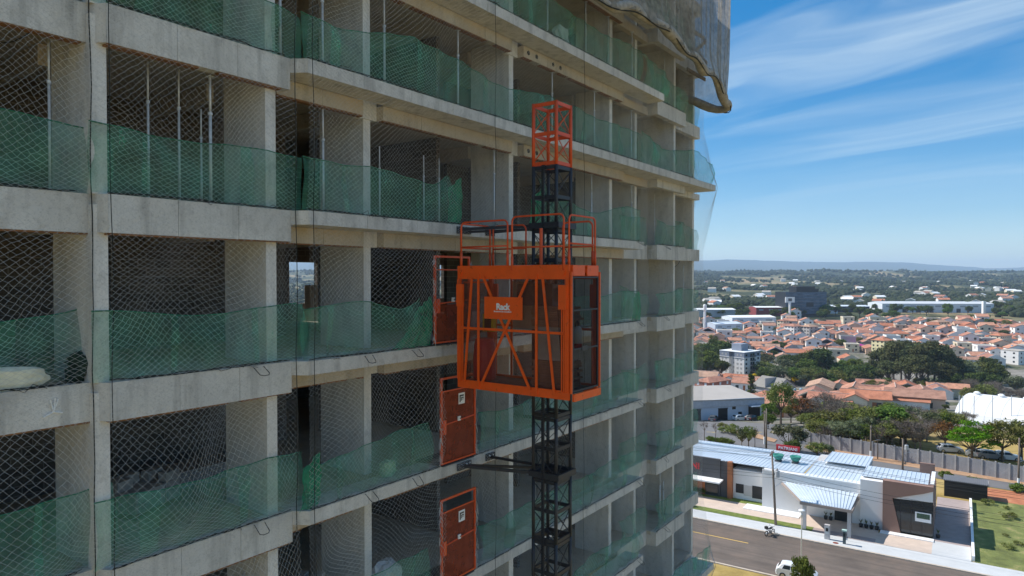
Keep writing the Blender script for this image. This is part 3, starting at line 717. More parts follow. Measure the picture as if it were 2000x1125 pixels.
bd_ = tag(MB().bar((0,0,0),(.35,.5,1.35),.8,.03).obj('leaning_board', mat('pale_board', (.62,.56,.48), .9, .1, 3), loc=BW(7.9, 9.9, LV[3]), rz=TH), 'pale board leaning beside the far window opening', 'board')

# ------------------------------------------------------------------ rack-and-pinion hoist: mast
def mast_section(m, parent, z):
    s = thing('mast_section', None, None, (0,0,z)); s.parent = parent
    w, h = .65, 1.508
    b = MB()
    for x in (0, w):
        for y in (0, -w): MB().tube([(x,y,.002),(x,y,h-.002)], .042, 10).obj('chord', m, s, smooth=True)
    for zz, hh in ((.05,.085),(h/2,.085),(h-.05,.085)):
        b = MB()
        for p, q in (((0,0,zz),(w,0,zz)),((w,0,zz),(w,-w,zz)),((w,-w,zz),(0,-w,zz)),((0,-w,zz),(0,0,zz))): b.bar(p, q, .035, hh)
        b.obj('brace_frame', m, s)
    b = MB()
    for p, q in (((0,0),(w,0)),((w,0),(w,-w)),((w,-w),(0,-w)),((0,-w),(0,0))):
        b.bar((p[0],p[1],.1),(q[0],q[1],h/2-.05),.014); b.bar((q[0],q[1],.1),(p[0],p[1],h/2-.05),.014)
        b.bar((p[0],p[1],h/2+.05),(q[0],q[1],h-.1),.014); b.bar((q[0],q[1],h/2+.05),(p[0],p[1],h-.1),.014)
    b.obj('diagonal_brace', m, s)
    return s
mast = thing('hoist_mast', 'square lattice hoist mast, dark grey with an orange top section', 'mast', BW(5.1, -1.92, .1), TH)
top = 36.16 - .1
sec = mast_section(M_black, mast, top-2*1.508)
b = MB()                                     # toothed rack on the cage side
b.box(-.09,-.055,-.36,-.29,0,1.508)
for i in range(36): b.box(-.115,-.0905,-.355,-.295, i*.0419, i*.0419+.022)
b.obj('rack', M_black, sec)
o1 = mast_section(M_orange2, mast, top-1.508); o1['label'] = 'orange top section of the mast'
for i in range(3, 24):
    c = copy_tree(sec, mast); c.location = (0,0,top-i*1.508)
MB().box(-.35,1.0,-1.0,.35,-.05,.1).obj('base_plate', M_black, mast)
def tie(k, label):
    z = LV[k]-.14
    t = thing('mast_tie', label, 'tie', BW(4.9, -.02, z), TH, 'wall ties holding the hoist mast')
    MB().box(-.42,.10,-.035,.018,-.09,.09).obj('wall_bracket', M_black, t); MB().box(.75,1.1,-.035,.018,-.09,.09).obj('wall_bracket', M_black, t)
    MB().bar((-.3,-.03,.02),(.2,-1.9,.05),.07,.07).obj('strut', M_black, t); MB().bar((.0,-.03,-.03),(.85,-1.9,.02),.06,.06).obj('strut', M_black, t)
    MB().bar((.9,-.03,.0),(.85,-1.88,.05),.06,.06).obj('strut', M_black, t)
    b = MB()
    for a, c in (((.12,-1.84),(.93,-1.84)),((.12,-2.64),(.93,-2.64))): b.bar((a[0],a[1],.05),(c[0],c[1],.05),.06,.14)
    for x in (.14, .91): b.bar((x,-1.875,.05),(x,-2.605,.05),.055,.14)
    b.obj('mast_collar', M_black, t)
    b = MB()
    for x in (-.3,-.1,.02,.85,1.0):
        b.tube([(x,-.036,.04),(x,-.06,.04)], .022, 6)
    b.obj('bolt', M_galv, t)
tie(2, 'dark steel tie bracing the mast to the slab above the cage')
tie(4, 'dark steel tie bracing the mast to the slab below the cage')
tie(6, 'dark steel tie bracing the mast to a slab far below the cage')

# ------------------------------------------------------------------ cage
ZB = 29.38
cage = thing('hoist_cage', 'orange hoist cage with braced side, sign board and roof guard rails', 'hoist cage', BW(3.75, -.68, ZB), TH)
W, D, HC = 1.22, 3.08, 2.87             # x = u 0..W, y = 0..-D outwards
M_mesh = mat_alpha('brown_perforated_sheet', (.20,.085,.06), .26, .1, 6, .2)
M_meshk = mat_alpha('black_wire_mesh', (.035,.035,.037), .40, .1, 6, .2)
def g(f): return -f*D
def cpart(name, m=M_orange, label=None):
    def f(b): 
        o = b.obj(name, m, cage)
        if label: o['label'] = label
        return o
    return f
for x0, x1 in ((-.03,.03),(W-.03,W+.03)):
    MB().box(x0,x1,-D+.005,-.005,2.56,HC).obj('top_beam', M_orange, cage)
    MB().box(x0,x1,-D+.005,-.005,0,.19).obj('bottom_beam', M_orange, cage)
MB().box(.035,W-.035,-.06,-.002,2.64,HC-.004).obj('top_beam', M_orange, cage); MB().box(.035,W-.035,-D+.002,-D+.06,2.70,HC-.004).obj('top_beam', M_orange, cage)
MB().box(.035,W-.035,-.08,-.002,.0,.14).obj('bottom_beam', M_orange, cage)
MB().box(.031,W-.031,-D+.07,-.085,.10,.14).obj('floor_plate', mat('chequer_plate', (.12,.11,.10), .6, .3, 6, metal=.4), cage)
MB().box(.031,W-.031,-D+.065,-.065,HC-.05,HC-.02).obj('roof_plate', M_black, cage)
for x in (0, W):
    for y in (-.05, -D+.05): MB().box(x-.045,x+.045,y-.05,y+.05,.191,2.559).obj('corner_post', M_orange, cage)
P = -.042                                  # braces lie just proud of the near side
def nb(f0, z0, f1, z1, w): MB().bar((P, g(f0), z0), (P, g(f1), z1), w, .035, up=(1,0,0)).obj('brace', M_orange, cage)
for x, s in ((P, 1), (W+.042, -1)):
    for f0, z0, f1, z1, w in ((.21,.02,.21,2.66,.055),(.735,.02,.735,2.66,.055)):
        MB().bar((x, g(f0), z0), (x, g(f1), z1), .03, w, up=(0,1,0)).obj('upright', M_orange, cage)
    x2 = x - .033*s
    if s < 0: continue_braces = False
    else: continue_braces = True
    for f0, z0, f1, z1, w in ((.155,2.57,.083,.16,.052),(.795,2.57,.89,.14,.052),(.263,2.62,.69,.12,.055)) if continue_braces else ():
        MB().bar((x2, g(f0), z0), (x2, g(f1), z1), .03, w, up=(0,1,0)).obj('diagonal_brace', M_orange, cage)
    if continue_braces: MB().bar((x2-.0315*s, g(.673), 2.57), (x2-.0315*s, g(.256), .15), .03, .055, up=(0,1,0)).obj('diagonal_brace', M_orange, cage)
    MB().box(x-.012, x+.012, g(.965), g(.03), 1.385, 1.44).obj('mid_rail', M_orange, cage)
    for f in (.035, .955):
        MB().box(x-.03-.02*s, x+.03-.02*s, g(f)-.10, g(f)+.09, 1.92, 2.44).obj('counterweight', M_orange, cage)
        b = MB()
        for dy in (-.07, -.02, .03): b.box(x-.012, x+.012, g(f)+dy-.014, g(f)+dy+.014, .16, 1.918)
        b.obj('guide_rail', M_orange, cage)
        b = MB()
        for dy in (-.05, .04): b.tube([(x, g(f)+dy, 2.441), (x, g(f)+dy, 2.56)], .008, 5)
        b.obj('guide_chain', M_black, cage)
        MB().tube([(x-.035, g(f), 2.70), (x+.035, g(f), 2.70)], .055, 14).obj('pulley', M_orange, cage)
    if s > 0: MB().box(x+.046*s, x+.05*s, g(.965)+.02, g(.035)-.02, .192, 2.558).obj('mesh_side', M_mesh, cage)
# sign board with lettering
sg = MB().box(-.115,-.095, g(.628), g(.285), 1.66, 2.16).obj('sign_board', M_orange, cage)
def face_text(body, size, y, z, m, parent, x=-.118, bold=0, spacing=1.):
    me = text_mesh(body, size, .002, bold, spacing=spacing)
    o = mkobj('lettering', me, m, parent); o.rotation_euler = (math.pi/2, 0, -math.pi/2); o.location = (x, y, z); return o
face_text('Rack', .20, g(.4565), 1.935, M_whiteplast, sg, bold=.0075, spacing=.95)
face_text('Elevadores de Cremalheira', .046, g(.4565), 1.832, M_whiteplast, sg, bold=.001)
# outer end: dark mesh door in a black frame, orange ramp
dr = MB()
for a in ((0.05,.085,.16,2.62),(W-.085,W-.05,.16,2.62)): dr.box(a[0],a[1],-D-.045,-D-.005,a[2],a[3])
for z in (.16,1.05,1.88,2.585): dr.box(.0855,W-.0855,-D-.044,-D-.006,z,z+.035)
door = dr.obj('end_door', M_black, cage)
MB().box(.0855,W-.0855,-D-.027,-D-.023,.196,2.584).obj('wire_mesh', M_meshk, door)
MB().box(.42,.66,-D-.06,-D-.046,1.02,1.12).obj('latch_box', M_black, door)
MB().box(.03,W-.03,-D-.10,-D-.05,-.03,.13).obj('end_ramp', M_orange, cage); 
for x0, x1 in ((.06,.55),(.66,W-.06)): MB().box(x0,x1,-D-.05,-D-.012,2.635,HC-.01).obj('end_plate', M_orange, cage)
MB().box(W-.02,W+.02,-D-.06,-D-.02,.14,2.72).obj('door_edge', M_orange, cage); MB().box(-.02,.02,-D-.06,-D-.02,.14,2.72).obj('door_edge', M_orange, cage)
# facade-side gate
gt = MB()
for x in (.06, W-.1): gt.box(x,x+.04,-.03,.01,.2,2.5)
for z in (.2,1.3,2.46): gt.box(.101,W-.101,-.029,.009,z,z+.04)
gt = gt.obj('gate', M_orange, cage); MB().box(.1,W-.1,-.012,-.008,.24,2.46).obj('gate_mesh', M_mesh, gt)
# roof guard rails: rounded hoops
def hoop(p, q, h0=.0, hh=1.02, label=None):
    p = Vector(p); q = Vector(q); d = (q-p).normalized(); up = Vector((0,0,1)); rr = .12
    pts = [p + up*h0]; pts.append(p + up*(hh-rr))
    for i in range(1, 6):
        a = i/6*math.pi/2; pts.append(p + d*(rr-rr*math.cos(a)) + up*(hh-rr+rr*math.sin(a)))
    pts += [p + d*rr + up*hh, q - d*rr + up*hh]
    for i in range(1, 6):
        a = i/6*math.pi/2; pts.append(q - d*rr + d*rr*math.sin(a) + up*(hh-rr+rr*math.cos(a)))
    pts += [q + up*(hh-rr), q + up*h0]
    b = MB().tube(pts, .021, 8); b.tube([p + up*hh*.43, q + up*hh*.43], .019, 8)
    o = b.obj('guard_rail', M_orange2, cage, smooth=True)
    for e in (p, q): MB().tube([e, e+up*.32], .03, 8).obj('rail_socket', M_orange2, o, smooth=True)
zt = HC
hoop((-.01,g(.035),zt),(-.01,g(.475),zt)); hoop((-.01,g(.515),zt-.12),(-.01,g(.955),zt-.12),0,1.2)
hoop((.05,g(.985),zt),(W-.05,g(.985),zt),0,1.06); hoop((.05,g(.015),zt),(W-.05,g(.015),zt),0,1.0)
hoop((W,g(.035),zt),(W,g(.36),zt),0,1.0); hoop((W,g(.70),zt),(W,g(.955),zt),0,1.0)
MB().tube([(W*.55,g(.62),zt-.02),(W*.55,g(.62),zt+.85)], .04, 8).obj('drive_post', M_orange2, cage)
MB().box(W*.3,W*.62,g(.60),g(.42),zt-.019,zt+.01).obj('roof_hatch', M_white, cage)
MB().box(W*.55,W*.95,g(.72),g(.40),1.95,2.45).obj('motor_housing', mat('drive_grey', (.10,.09,.085), .6, .3, 5), cage)
MB().tube([(W*.7,g(.72),2.2),(W*.7,g(.55),2.2)], .17, 14).obj('motor', mat('drive_grey', (.1,.09,.085)), cage, smooth=True)
# things carried in the cage: each its own
def inside(name, label, cat, build, m, x, y, z=.14, rz=0):
    p = BW(3.75+x, -.68+y, ZB+z); o = build.obj(name, m, loc=p, rz=TH+rz); return tag(o, label, cat)
M_ply = mat('plywood', (.34,.20,.14), .8, .25, 5)
for i in range(21):
    r = random.Random(i); zz = .14+i*.05 if i < 12 else 1.50+(i-12)*.05
    inside('board', 'brown plywood board in the lower stack inside the hoist cage' if i < 12 else 'brown plywood board in the upper stack inside the hoist cage', 'board', MB().box(0,.55,-.95,0,0,.046), M_ply, .42+r.uniform(-.03,.03), g(.60)+r.uniform(-.06,.06), zz)['group'] = 'boards stacked in the cage'
inside('pale_crate', 'pale grey crate between two stacks of boards in the hoist cage', 'crate', MB().box(0,.5,-.85,0,0,.745), mat('pale_crate', (.46,.43,.40), .85, .15, 3), .45, g(.62), .745)
MB().box(W-.035, W-.015, g(.60), g(.24), 1.35, 2.5).obj('back_panel', mat('beige_panel', (.42,.38,.33), .8, .1, 2), cage)
inside('plastic_drum', 'red plastic drum standing in the hoist cage', 'drum', MB().lathe([(.24,0),(.27,.06),(.28,.45),(.25,.85),(.22,.95),(.22,1.0)], 14, (0,0,0)), mat('red_drum', (.50,.02,.03), .5, .1), .5, g(.13))
inside('control_box', 'yellow-edged dark control box fixed inside the hoist cage', 'control box', MB().box(0,.12,-.16,.16,0,.42), mat('yellow_box', (.62,.48,.03), .5, .08), .55, g(.15), 1.30)
inside('control_screen', 'small black panel on the yellow control box', 'panel', MB().box(-.012,-.002,-.1,.1,.0,.3), M_dark, .55, g(.15), 1.32)
ld = thing('ladder', 'rust-red steel ladder leaning inside the dark end door', 'ladder', BW(3.75+.55, -.68-D+.45, ZB+.14), TH)
for x in (0,.32): MB().bar((x,-.2,0),(x,.12,2.25),.035,.035).obj('rail', mat('rust_red', (.22,.06,.04), .7, .25, 5), ld)
for i in range(8): f = (i+.6)/8.2; MB().bar((.018,-.2+.32*f,2.25*f),(.302,-.2+.32*f,2.25*f),.025,.025).obj('rung', mat('rust_red', (.22,.06,.04)), ld)
ex = thing('fire_extinguisher', 'white-labelled fire extinguisher held behind the dark end door', 'extinguisher', BW(3.75+.62, -.68-D+.16, ZB+1.05), TH)
MB().lathe([(.085,0),(.09,.03),(.09,.10)], 14).obj('base', mat('red_drum', (.5,.02,.03)), ex); MB().lathe([(.09,.101),(.09,.40),(.06,.46),(.03,.48)], 14).obj('body', M_whiteplast, ex, smooth=True)
MB().tube([(0,0,.48),(0,0,.54),(-.06,-.02,.60),(-.13,-.02,.56),(-.14,-.01,.48)], .014, 6).obj('hose', M_dark, ex)
for i in range(11):
    r = random.Random(40+i); a = r.uniform(.1,.5)
    tag(MB().tube([(0,0,0),(r.uniform(-.12,.05),r.uniform(0,.1),r.uniform(1.6,2.1))], .009, 5).obj('steel_rod', M_black, loc=BW(3.75+.1+a*.8, -.68-D+.2+r.uniform(0,.2), ZB+.145), rz=TH), 'thin dark steel rod leaning behind the end door', 'rod', 'rods leaning in the cage')
inside('vent_grille', 'ribbed white plastic tray hung up inside the cage end', 'tray', MB().box(0,.2,-.03,0,0,.36), M_whiteplast, .12, -D+.12, 2.12)

# ------------------------------------------------------------------ landing gates
M_gmesh = mat_alpha('red_brown_gate_sheet', (.30,.075,.042), .72, .1, 5, .2)
def gate(k, label, opened=False):
    L = LV[k]; t = thing('landing_gate', label, 'gate', BW(3.87 - (.22 if k == 3 else 0), .0, L), TH, 'orange landing gates on the balcony edges')
    w, h = 1.29, 2.2
    for x in (0, w): MB().box(x-.025,x+.025,-.05,0,.06,h).obj('post', M_orange2, t)
    MB().box(.026,w-.026,-.05,0,h-.05,h).obj('head_rail', M_orange2, t)
    MB().box(.026,w-.026,-.048,-.002,.06,.10).obj('bottom_rail', M_orange2, t)
    MB().tube([(.03,-.03,1.02),(w-.03,-.03,1.10)], .02, 8).obj('mid_rail', M_orange2, t)
    MB().box(.0255,w-.0255,-.022,-.018,.101,h-.36 if not opened else 1.0).obj('infill_sheet', M_gmesh, t)
    MB().box(.026,w-.026,-.04,-.01,h-.36,h-.33).obj('head_rail', M_orange2, t)
    MB().box(.03,.14,-.075,-.052,.80,1.15).obj('hinge_plate', M_orange2, t)
    lk = MB().box(w*.45,w*.45+.09,-.085,-.052,1.06,1.17).obj('lock_box', M_whiteplast, t); MB().box(w*.45+.05,w*.45+.08,-.09,-.086,1.10,1.13).obj('keyhole', M_dark, lk)
    if not opened:
        sn = MB().box(w*.50,w*.50+.24,-.036,-.030,1.46,1.74).obj('notice', M_whiteplast, t)
        b = MB()
        for x0,x1,z0,z1 in ((.035,.075,1.51,1.68),(.035,.20,1.655,1.69),(.095,.20,1.60,1.63),(.095,.125,1.54,1.60),(.14,.20,1.565,1.58)): b.box(w*.5+x0,w*.5+x1,-.039,-.0362,z0,z1)
        b.obj('notice_print', M_dark, sn)
    MB().box(.05,w-.05,-.06,.9,.004,.03).obj('threshold', mat('threshold_steel', (.07,.075,.085), .6, .2), t)
    q = random.Random(k)                       # frayed cut edge of the net along the posts
    b = MB()
    for x in (-.06, w+.05):
        for _ in range(26):
            z = q.uniform(.1,h); b.tube([(x,-.05,z),(x+q.uniform(-.06,.06),-.06,z-q.uniform(.02,.1)),(x+q.uniform(-.1,.08),-.07,z-q.uniform(.08,.2))], .006, 4)
    b.obj('frayed_cord', M_net, t)
gate(3, 'orange landing gate standing open beside the hoist cage', True)
gate(4, 'orange landing gate with white notice just under the hoist cage')
gate(5, 'orange landing gate with white notice and pipes, second below the cage')
gate(6, 'orange landing gate third below the hoist cage')

# ------------------------------------------------------------------ showroom building on the street
M_zinc = None
def mat_zinc():
    n = NT('zinc_roof'); p = n.objco()
    c = n.ramp(n.noise(p, .35, 6, .65), [(.3, (.50,.57,.64)), (.7, (.62,.68,.73))])
    n.base(c); n.set(.42, .15, .5); n.bump(n.noise(p, 3, 3), .1, .02); return n.m
M_zinc = mat_zinc()
M_wht = mat('white_render', (.72,.71,.70), .85, .06, .4)
M_gry = mat('charcoal_render', (.085,.085,.09), .85, .1, .5)
M_brn = mat('brown_panel', (.26,.155,.12), .8, .10, .4)
M_wood = mat('orange_timber', (.36,.13,.05), .7, .15, 2)
M_lgry = mat('light_grey_render', (.50,.47,.45), .85, .07, .4)
shop = thing('showroom', 'long low white and charcoal showroom with ribbed zinc roofs', 'building', (0,0,0), PHI)
def sp(name, m, b): return b.obj(name, m, shop)
def ribbed(name, s0, s1, t0, t1, z0, z1, pitch=.52, axis='t'):
    """metal roof sheet with standing ribs running down the slope"""
    b = MB(); v = [(s0,t0,z0),(s1,t0,z0),(s1,t1,z1),(s0,t1,z1)]
    b.add(v + [(p[0],p[1],p[2]-.06) for p in v], [(0,1,2,3),(7,6,5,4),(0,4,5,1),(1,5,6,2),(2,6,7,3),(3,7,4,0)])
    s = s0+.05
    while s < s1-.05:
        b.bar((s,t0,z0+.02),(s,t1,z1+.02), .06, .05); s += pitch
    return b.obj(name, M_zinc, shop)
# left wing: charcoal front with red letters, orange timber fin
sp('charcoal_front', M_gry, MB().box(-52,-28.68,98.6,98.98,.1,5.55)); sp('wall', M_gry, MB().box(-52,-27.6,99.3,112.4,.1,4.35)); sp('charcoal_pier', M_gry, MB().box(-28.66,-27.62,98.8,99.29,.1,5.3))
sp('timber_fin', M_wood, MB().box(-27.6,-27.0,98.45,99.22,.1,5.4))
sp('entrance_awning', M_white, MB().box(-50,-28.2,96.6,98.58,2.55,2.75))
for a, c in ((-34.6,-32.7),(-30.8,-28.9)):
    w = sp('window', M_black, MB().box(a,c,98.5,98.59,.3,2.4)); MB().box(a+.08,c-.08,98.48,98.498,1.5,2.3).obj('pane', M_glass, w); MB().box(a+.08,c-.08,98.48,98.498,.4,1.42).obj('pane', M_glass, w)
sp('timber_panel', M_wood, MB().box(-32.65,-30.85,98.52,98.59,.15,2.5))
lt = mkobj('lettering', text_mesh('PATRIANI', 1.25, .04, .03), M_red, shop); lt.rotation_euler = (math.pi/2,0,0); lt.location = (-34.35, 98.55, 4.1)
# white middle wall with two dark windows
sp('wall', M_wht, MB().box(-26.98,-22.6,99.25,112.5,.1,4.35))
for a, c, z0, z1 in ((-26.6,-25.5,1.0,2.3),(-24.3,-22.75,.6,2.35)): sp('window', M_dark, MB().box(a,c,99.2,99.245,z0,z1))
sp('grey_panel', M_lgry, MB().box(-25.48,-24.32,99.215,99.246,.75,2.25))
ribbed('zinc_roof', -52, -17.5, 99.0, 112.9, 5.29, 4.5); 
sp('roof_gutter', M_zinc, MB().box(-52,-20,105.2,105.5,5.05,5.12))
sp('roof_step', M_zinc, MB().box(-36,-24,109.6,109.95,4.75,5.0))
# light block with parapet
sp('wall', M_wht, MB().box(-22.58,-10.4,97.6,99.2,.1,5.2)); sp('wall', M_lgry, MB().box(-17.4,-10.4,99.21,112.4,.1,4.9)); sp('parapet', M_white, MB().box(-22.6,-10.38,97.56,97.8,5.2,5.35))
ribbed('zinc_roof', -17.3, -10.4, 98.0, 113.2, 5.22, 4.75)
ribbed('zinc_roof', -16, -10.4, 106, 113.6, 5.6, 5.3); sp('clerestory_wall', M_wht, MB().box(-15.9,-10.5,106.1,113.4,4.6,5.2))
sp('red_plaque', M_red, MB().box(-17.2,-15.9,97.52,97.585,1.9,3.0))
# carport canopy
for s in (-16.1,-11.0): sp('canopy_post', M_lgry, MB().box(s-.2,s+.2,91.75,92.15,.12,3.25))
sp('canopy_beam', mat('taupe_render', (.33,.27,.235), .85, .08, .5), MB().box(-16.6,-10.6,91.55,92.3,3.251,3.6)); sp('canopy_beam', mat('taupe_render', (.33,.27,.235)), MB().bar((-16.5,92.32,3.42),(-19.9,97.4,3.9),.3,.3)); sp('canopy_beam', mat('taupe_render', (.33,.27,.235)), MB().box(-10.98,-10.58,92.31,97.55,3.25,3.62))
cr_ = MB(); q4 = [(-16.3,91.6,3.64),(-10.8,91.6,3.64),(-10.6,97.5,4.15),(-19.9,97.5,4.15)]
cr_.add(q4 + [(x,y,z-.07) for x,y,z in q4], [(0,1,2,3),(7,6,5,4),(0,4,5,1),(1,5,6,2),(2,6,7,3),(3,7,4,0)])
for i in range(1, 18): f = i/18; cr_.bar((-16.3+5.5*f,91.6,3.66),(-19.9+9.3*f,97.5,4.18),.07,.07)
cr_.obj('canopy_roof', M_zinc, shop)
sp('doorway', M_glass, MB().box(-13.4,-11.4,97.5,97.59,.15,2.6))
# right block: white wall, brown angled frame round tall glass
sp('wall', M_wht, MB().box(-10.37,-7.8,97.0,104,.1,6.12)); sp('wall', M_brn, MB().box(-2.75,-2.4,98.6,104.3,.1,6.45)); sp('side_glass', M_glass, MB().box(-2.5,-2.42,97.05,98.55,.25,4.6)); sp('side_fascia', M_brn, MB().box(-2.74,-2.41,97.56,98.58,4.62,6.44)); sp('wall', M_wht, MB().box(-7.79,-2.76,97.6,103.9,.1,6.05)); sp('rear_wing', M_brn, MB().box(-10.3,-2.42,104.35,110.5,.1,4.0))
ribbed('zinc_roof', -10.3, -3.0, 98.0, 104.2, 6.34, 6.2); ribbed('zinc_roof', -10.2, -2.6, 104.4, 110.4, 4.2, 4.1)
b = MB(); pr = [(-7.8,.15),(-5.8,.15),(-6.75,4.4),(-3.4,5.55),(-2.4,6.0),(-2.4,6.5),(-7.8,6.5)]
def face_prism(name, pts, t0, t1, m):
    n = len(pts); v = [(p[0],t0,p[1]) for p in pts] + [(p[0],t1,p[1]) for p in pts]
    f = [tuple(range(n)), tuple(range(2*n-1,n-1,-1))] + [(i+n, (i+1)%n+n, (i+1)%n, i) for i in range(n)]
    return MB().add(v, f).obj(name, m, shop)
face_prism('brown_frame', pr, 96.55, 97.55, M_brn)
face_prism('white_fascia', [(-6.75,4.4),(-2.45,4.6),(-2.45,5.95),(-3.4,5.5)], 96.75, 97.5, M_wht)
gl = [(-6.7,-5.9),(-5.86,-4.75),(-4.71,-3.6),(-3.56,-2.5)]
for i, (a, c) in enumerate(gl):
    z0, z1 = .25, 4.32+.045*i
    if i == 0: o = face_prism('glass_panel', [(-5.75,z0),(-5.9,z0),(-6.7,z1),(-5.9,z1)][::-1], 96.95, 97.0, M_glass)
    else: o = sp('glass_panel', M_glass, MB().box(a,c,96.95,97.0,z0,z1))
for s in (-5.88,-4.73,-3.58): sp('mullion', M_black, MB().box(s-.025,s+.025,96.88,96.949,.25,4.4))
pn = sp('notice_panel', M_whiteplast, MB().box(-4.3,-2.6,96.80,96.86,2.0,3.15)); MB().box(-4.12,-2.75,96.79,96.799,2.4,3.02).obj('notice_print', mat('print_green', (.05,.10,.06), .6, .6, 6), pn)
sp('brown_stub_wall', M_brn, MB().box(-4.4,-2.6,110.6,111,.1,6.0)); sp('parapet', M_white, MB().box(-2.78,-2.36,98,104.3,6.451,6.55))
# roof turbines
for s, t in ((-21.9,104.4),(-19.6,104.7)):
    q = thing('roof_vent', 'green bowl-shaped roof vent on a grey curb on the zinc roof', 'vent', ST(s, t, 5.03), PHI, 'green vents on the showroom roof')
    MB().box(-.45,.45,-.45,.45,0,.18).obj('curb', M_gry, q); MB().lathe([(.32,.181),(.62,.5),(.78,.95),(.74,1.0),(.6,.8)], 16).obj('bowl', mat('vent_green', (.03,.24,.19), .6, .15, 4), q, smooth=True)
# red board with white letters behind the roof
bd = thing('name_board', 'red board with white capital letters behind the zinc roof', 'sign', ST(-22.4, 113.6, 0), PHI)
for s in (-1.4, 1.4): MB().box(s-.06,s+.06,.0,.12,0,4.9).obj('post', M_galv, bd)
pb = MB().box(-1.75,1.75,-.1,-.002,4.3,5.35).obj('panel', M_red, bd)
lt = mkobj('lettering', text_mesh('PATRIANI', .66, .02, .012), M_whiteplast, pb); lt.rotation_euler = (math.pi/2,0,0); lt.location = (0, -.105, 4.83)
# dark shed behind the driveway
sh = thing('dark_shed', 'black shed with ribbed dark grey roof behind the driveway', 'shed', ST(-1.6, 117.4), PHI)
MB().box(0,5.2,0,3.0,.0,2.3).obj('wall', mat('black_cladding', (.02,.02,.022), .7), sh)
b = MB(); b.box(-.1,5.3,-.1,3.1,2.301,2.42)
for i in range(22): b.box(i*.245,i*.245+.06,-.1,3.1,2.42,2.47)
b.obj('roof', mat('grey_sheet', (.17,.17,.18), .6, .1), sh)
MB().box(5.31,5.33,.9,2.6,2.0,2.46).obj('white_flashing', M_white, sh)

# ------------------------------------------------------------------ precast boundary wall
cw = thing('precast_wall', 'long grey precast concrete boundary wall with square posts', 'wall', (0,0,0), 0)
A = ST(-25.2, 138.9); B_ = ST(34, 126.4); L_ = (B_-A).length; n = int(L_/1.82); d = (B_-A).normalized(); cw.location = A; cw.rotation_euler = (0,0,math.atan2(d.y, d.x))
M_pre = mat_concrete('precast', (.30,.30,.31), (.40,.40,.41), .25); M_post = mat_concrete('precast_post', (.38,.37,.36), (.48,.47,.45), .2)
pb_ = MB().box(-.11,.11,-.13,.11,-1.5,2.62).mesh('post'); pp_ = MB()
for i in range(5): pp_.box(.112,1.708,-.025,.025,-1.5 if i == 0 else i*.5+.006,(i+1)*.5)
pp_ = pp_.mesh('panel')
for i in range(n+1):
    z = T(*(A + d*1.82*i).xy)
    mkobj('post', pb_, M_post, cw, (1.82*i, 0, z))
    if i < n: mkobj('panel', pp_, M_pre, cw, (1.82*i, 0, z))

# ------------------------------------------------------------------ poles, lamp and wires
M_pole = mat('pole_concrete', (.20,.16,.13), .9, .2, 2, bump=.2)
def pole(name, label, p, h, lean=0, white=False, crossarm=True, trans=False, rz=PHI, r0=.17, grp='utility poles along the streets'):
    t = thing(name, label, 'pole', p, rz, grp)
    MB().tube([(0,0,-.3),(lean*.5,0,h*.5),(lean,0,h)], [r0, r0*.82, r0*.62], 10).obj('shaft', M_pole, t, smooth=True)
    if white: MB().tube([(0,0,-.2),(0,0,1.5)], r0*1.05, 10).obj('painted_base', M_white, t)
    if crossarm:
        a = MB().box(lean-.05,lean+.05,-1.1,1.1,h-.45,h-.33).obj('crossarm', M_pole, t)
        for y in (-1.0,-.35,.35,1.0): MB().lathe([(.03,0),(.06,.05),(.04,.16),(.015,.2)], 8, (lean,y,h-.33)).obj('insulator', mat('insulator', (.16,.10,.08), .3), a)
    if trans:
        x = lean*.72; tr = MB().lathe([(.28,0),(.30,.06),(.30,.75),(.24,.82)], 14, (x+.52,0,h*.66)).obj('transformer', mat('transformer_grey', (.42,.44,.46), .5, .1), t)
        for y in (-.12,0,.12): MB().lathe([(.03,0),(.05,.1),(.02,.3)], 8, (x+.5,y,h*.66+.83)).obj('bushing', mat('insulator', (.16,.1,.08)), tr)
        MB().box(x+.05,x+.3,-.04,.04,h*.66+.3,h*.66+.4).obj('bracket', M_black, t)
    MB().tube([(lean*.55+.1,0,h*.52),(lean*.55+1.0,.1,h*.60),(lean*.55+1.5,.1,h*.60)], .035, 6).obj('lamp_arm', M_galv, t)
    return t
P1 = ST(-19.4, 91.35)
pole('utility_pole', 'leaning concrete utility pole with transformer before the showroom', P1, 9.6, -.55, False, True, True)
pole('utility_pole', 'concrete utility pole with white painted foot in front of the precast wall', ground_px(1989, 953)*1.0, 7.6, .05, True)
pole('utility_pole', 'slim concrete utility pole with white foot beside the pruned tree', ground_px(1700.5, 897), 5.9, 0, True)
pole('utility_pole', 'utility pole tangled with cables behind the showroom roof', ground_px(1763, 918), 5.2, 0, False, False, True)
pole('utility_pole', 'pair pole of concrete beside the grey-green tree', ground_px(1493, 868), 6.4, 0, True)
pole('utility_pole', 'thin concrete pole next to the pair pole', ground_px(1496.5, 878), 7.6, 0, False, False)
def wire(p, q, sag, label, r_=.018):
    p = Vector(p); q = Vector(q); pts = [p.lerp(q, i/14) - p - Vector((0,0,sag*4*(i/14)*(1-i/14))) for i in range(15)]
    tag(MB().tube(pts, r_, 4).obj('overhead_wire', M_rope, loc=p), label, 'wire', 'overhead wires')
for i, (z, dt) in enumerate(((9.2,-1.0),(9.2,.35),(9.2,1.0),(7.2,0),(6.6,.05),(6.2,-.05))):
    a = P1 + Vector((-.5 if z > 9 else -.3, 0, z)) + ST(0, dt)
    wire(ST(26, 91.35+dt, z), a, .9 if z > 9 else 1.2, 'dark overhead wire strung along the street past the showroom glass'); wire(a, ST(-66, 91.35+dt, z), .9, 'dark overhead wire strung along the street toward the tower')
pa, pc, pe = ground_px(1989,953), ground_px(1700.5,897), ground_px(1493,868)
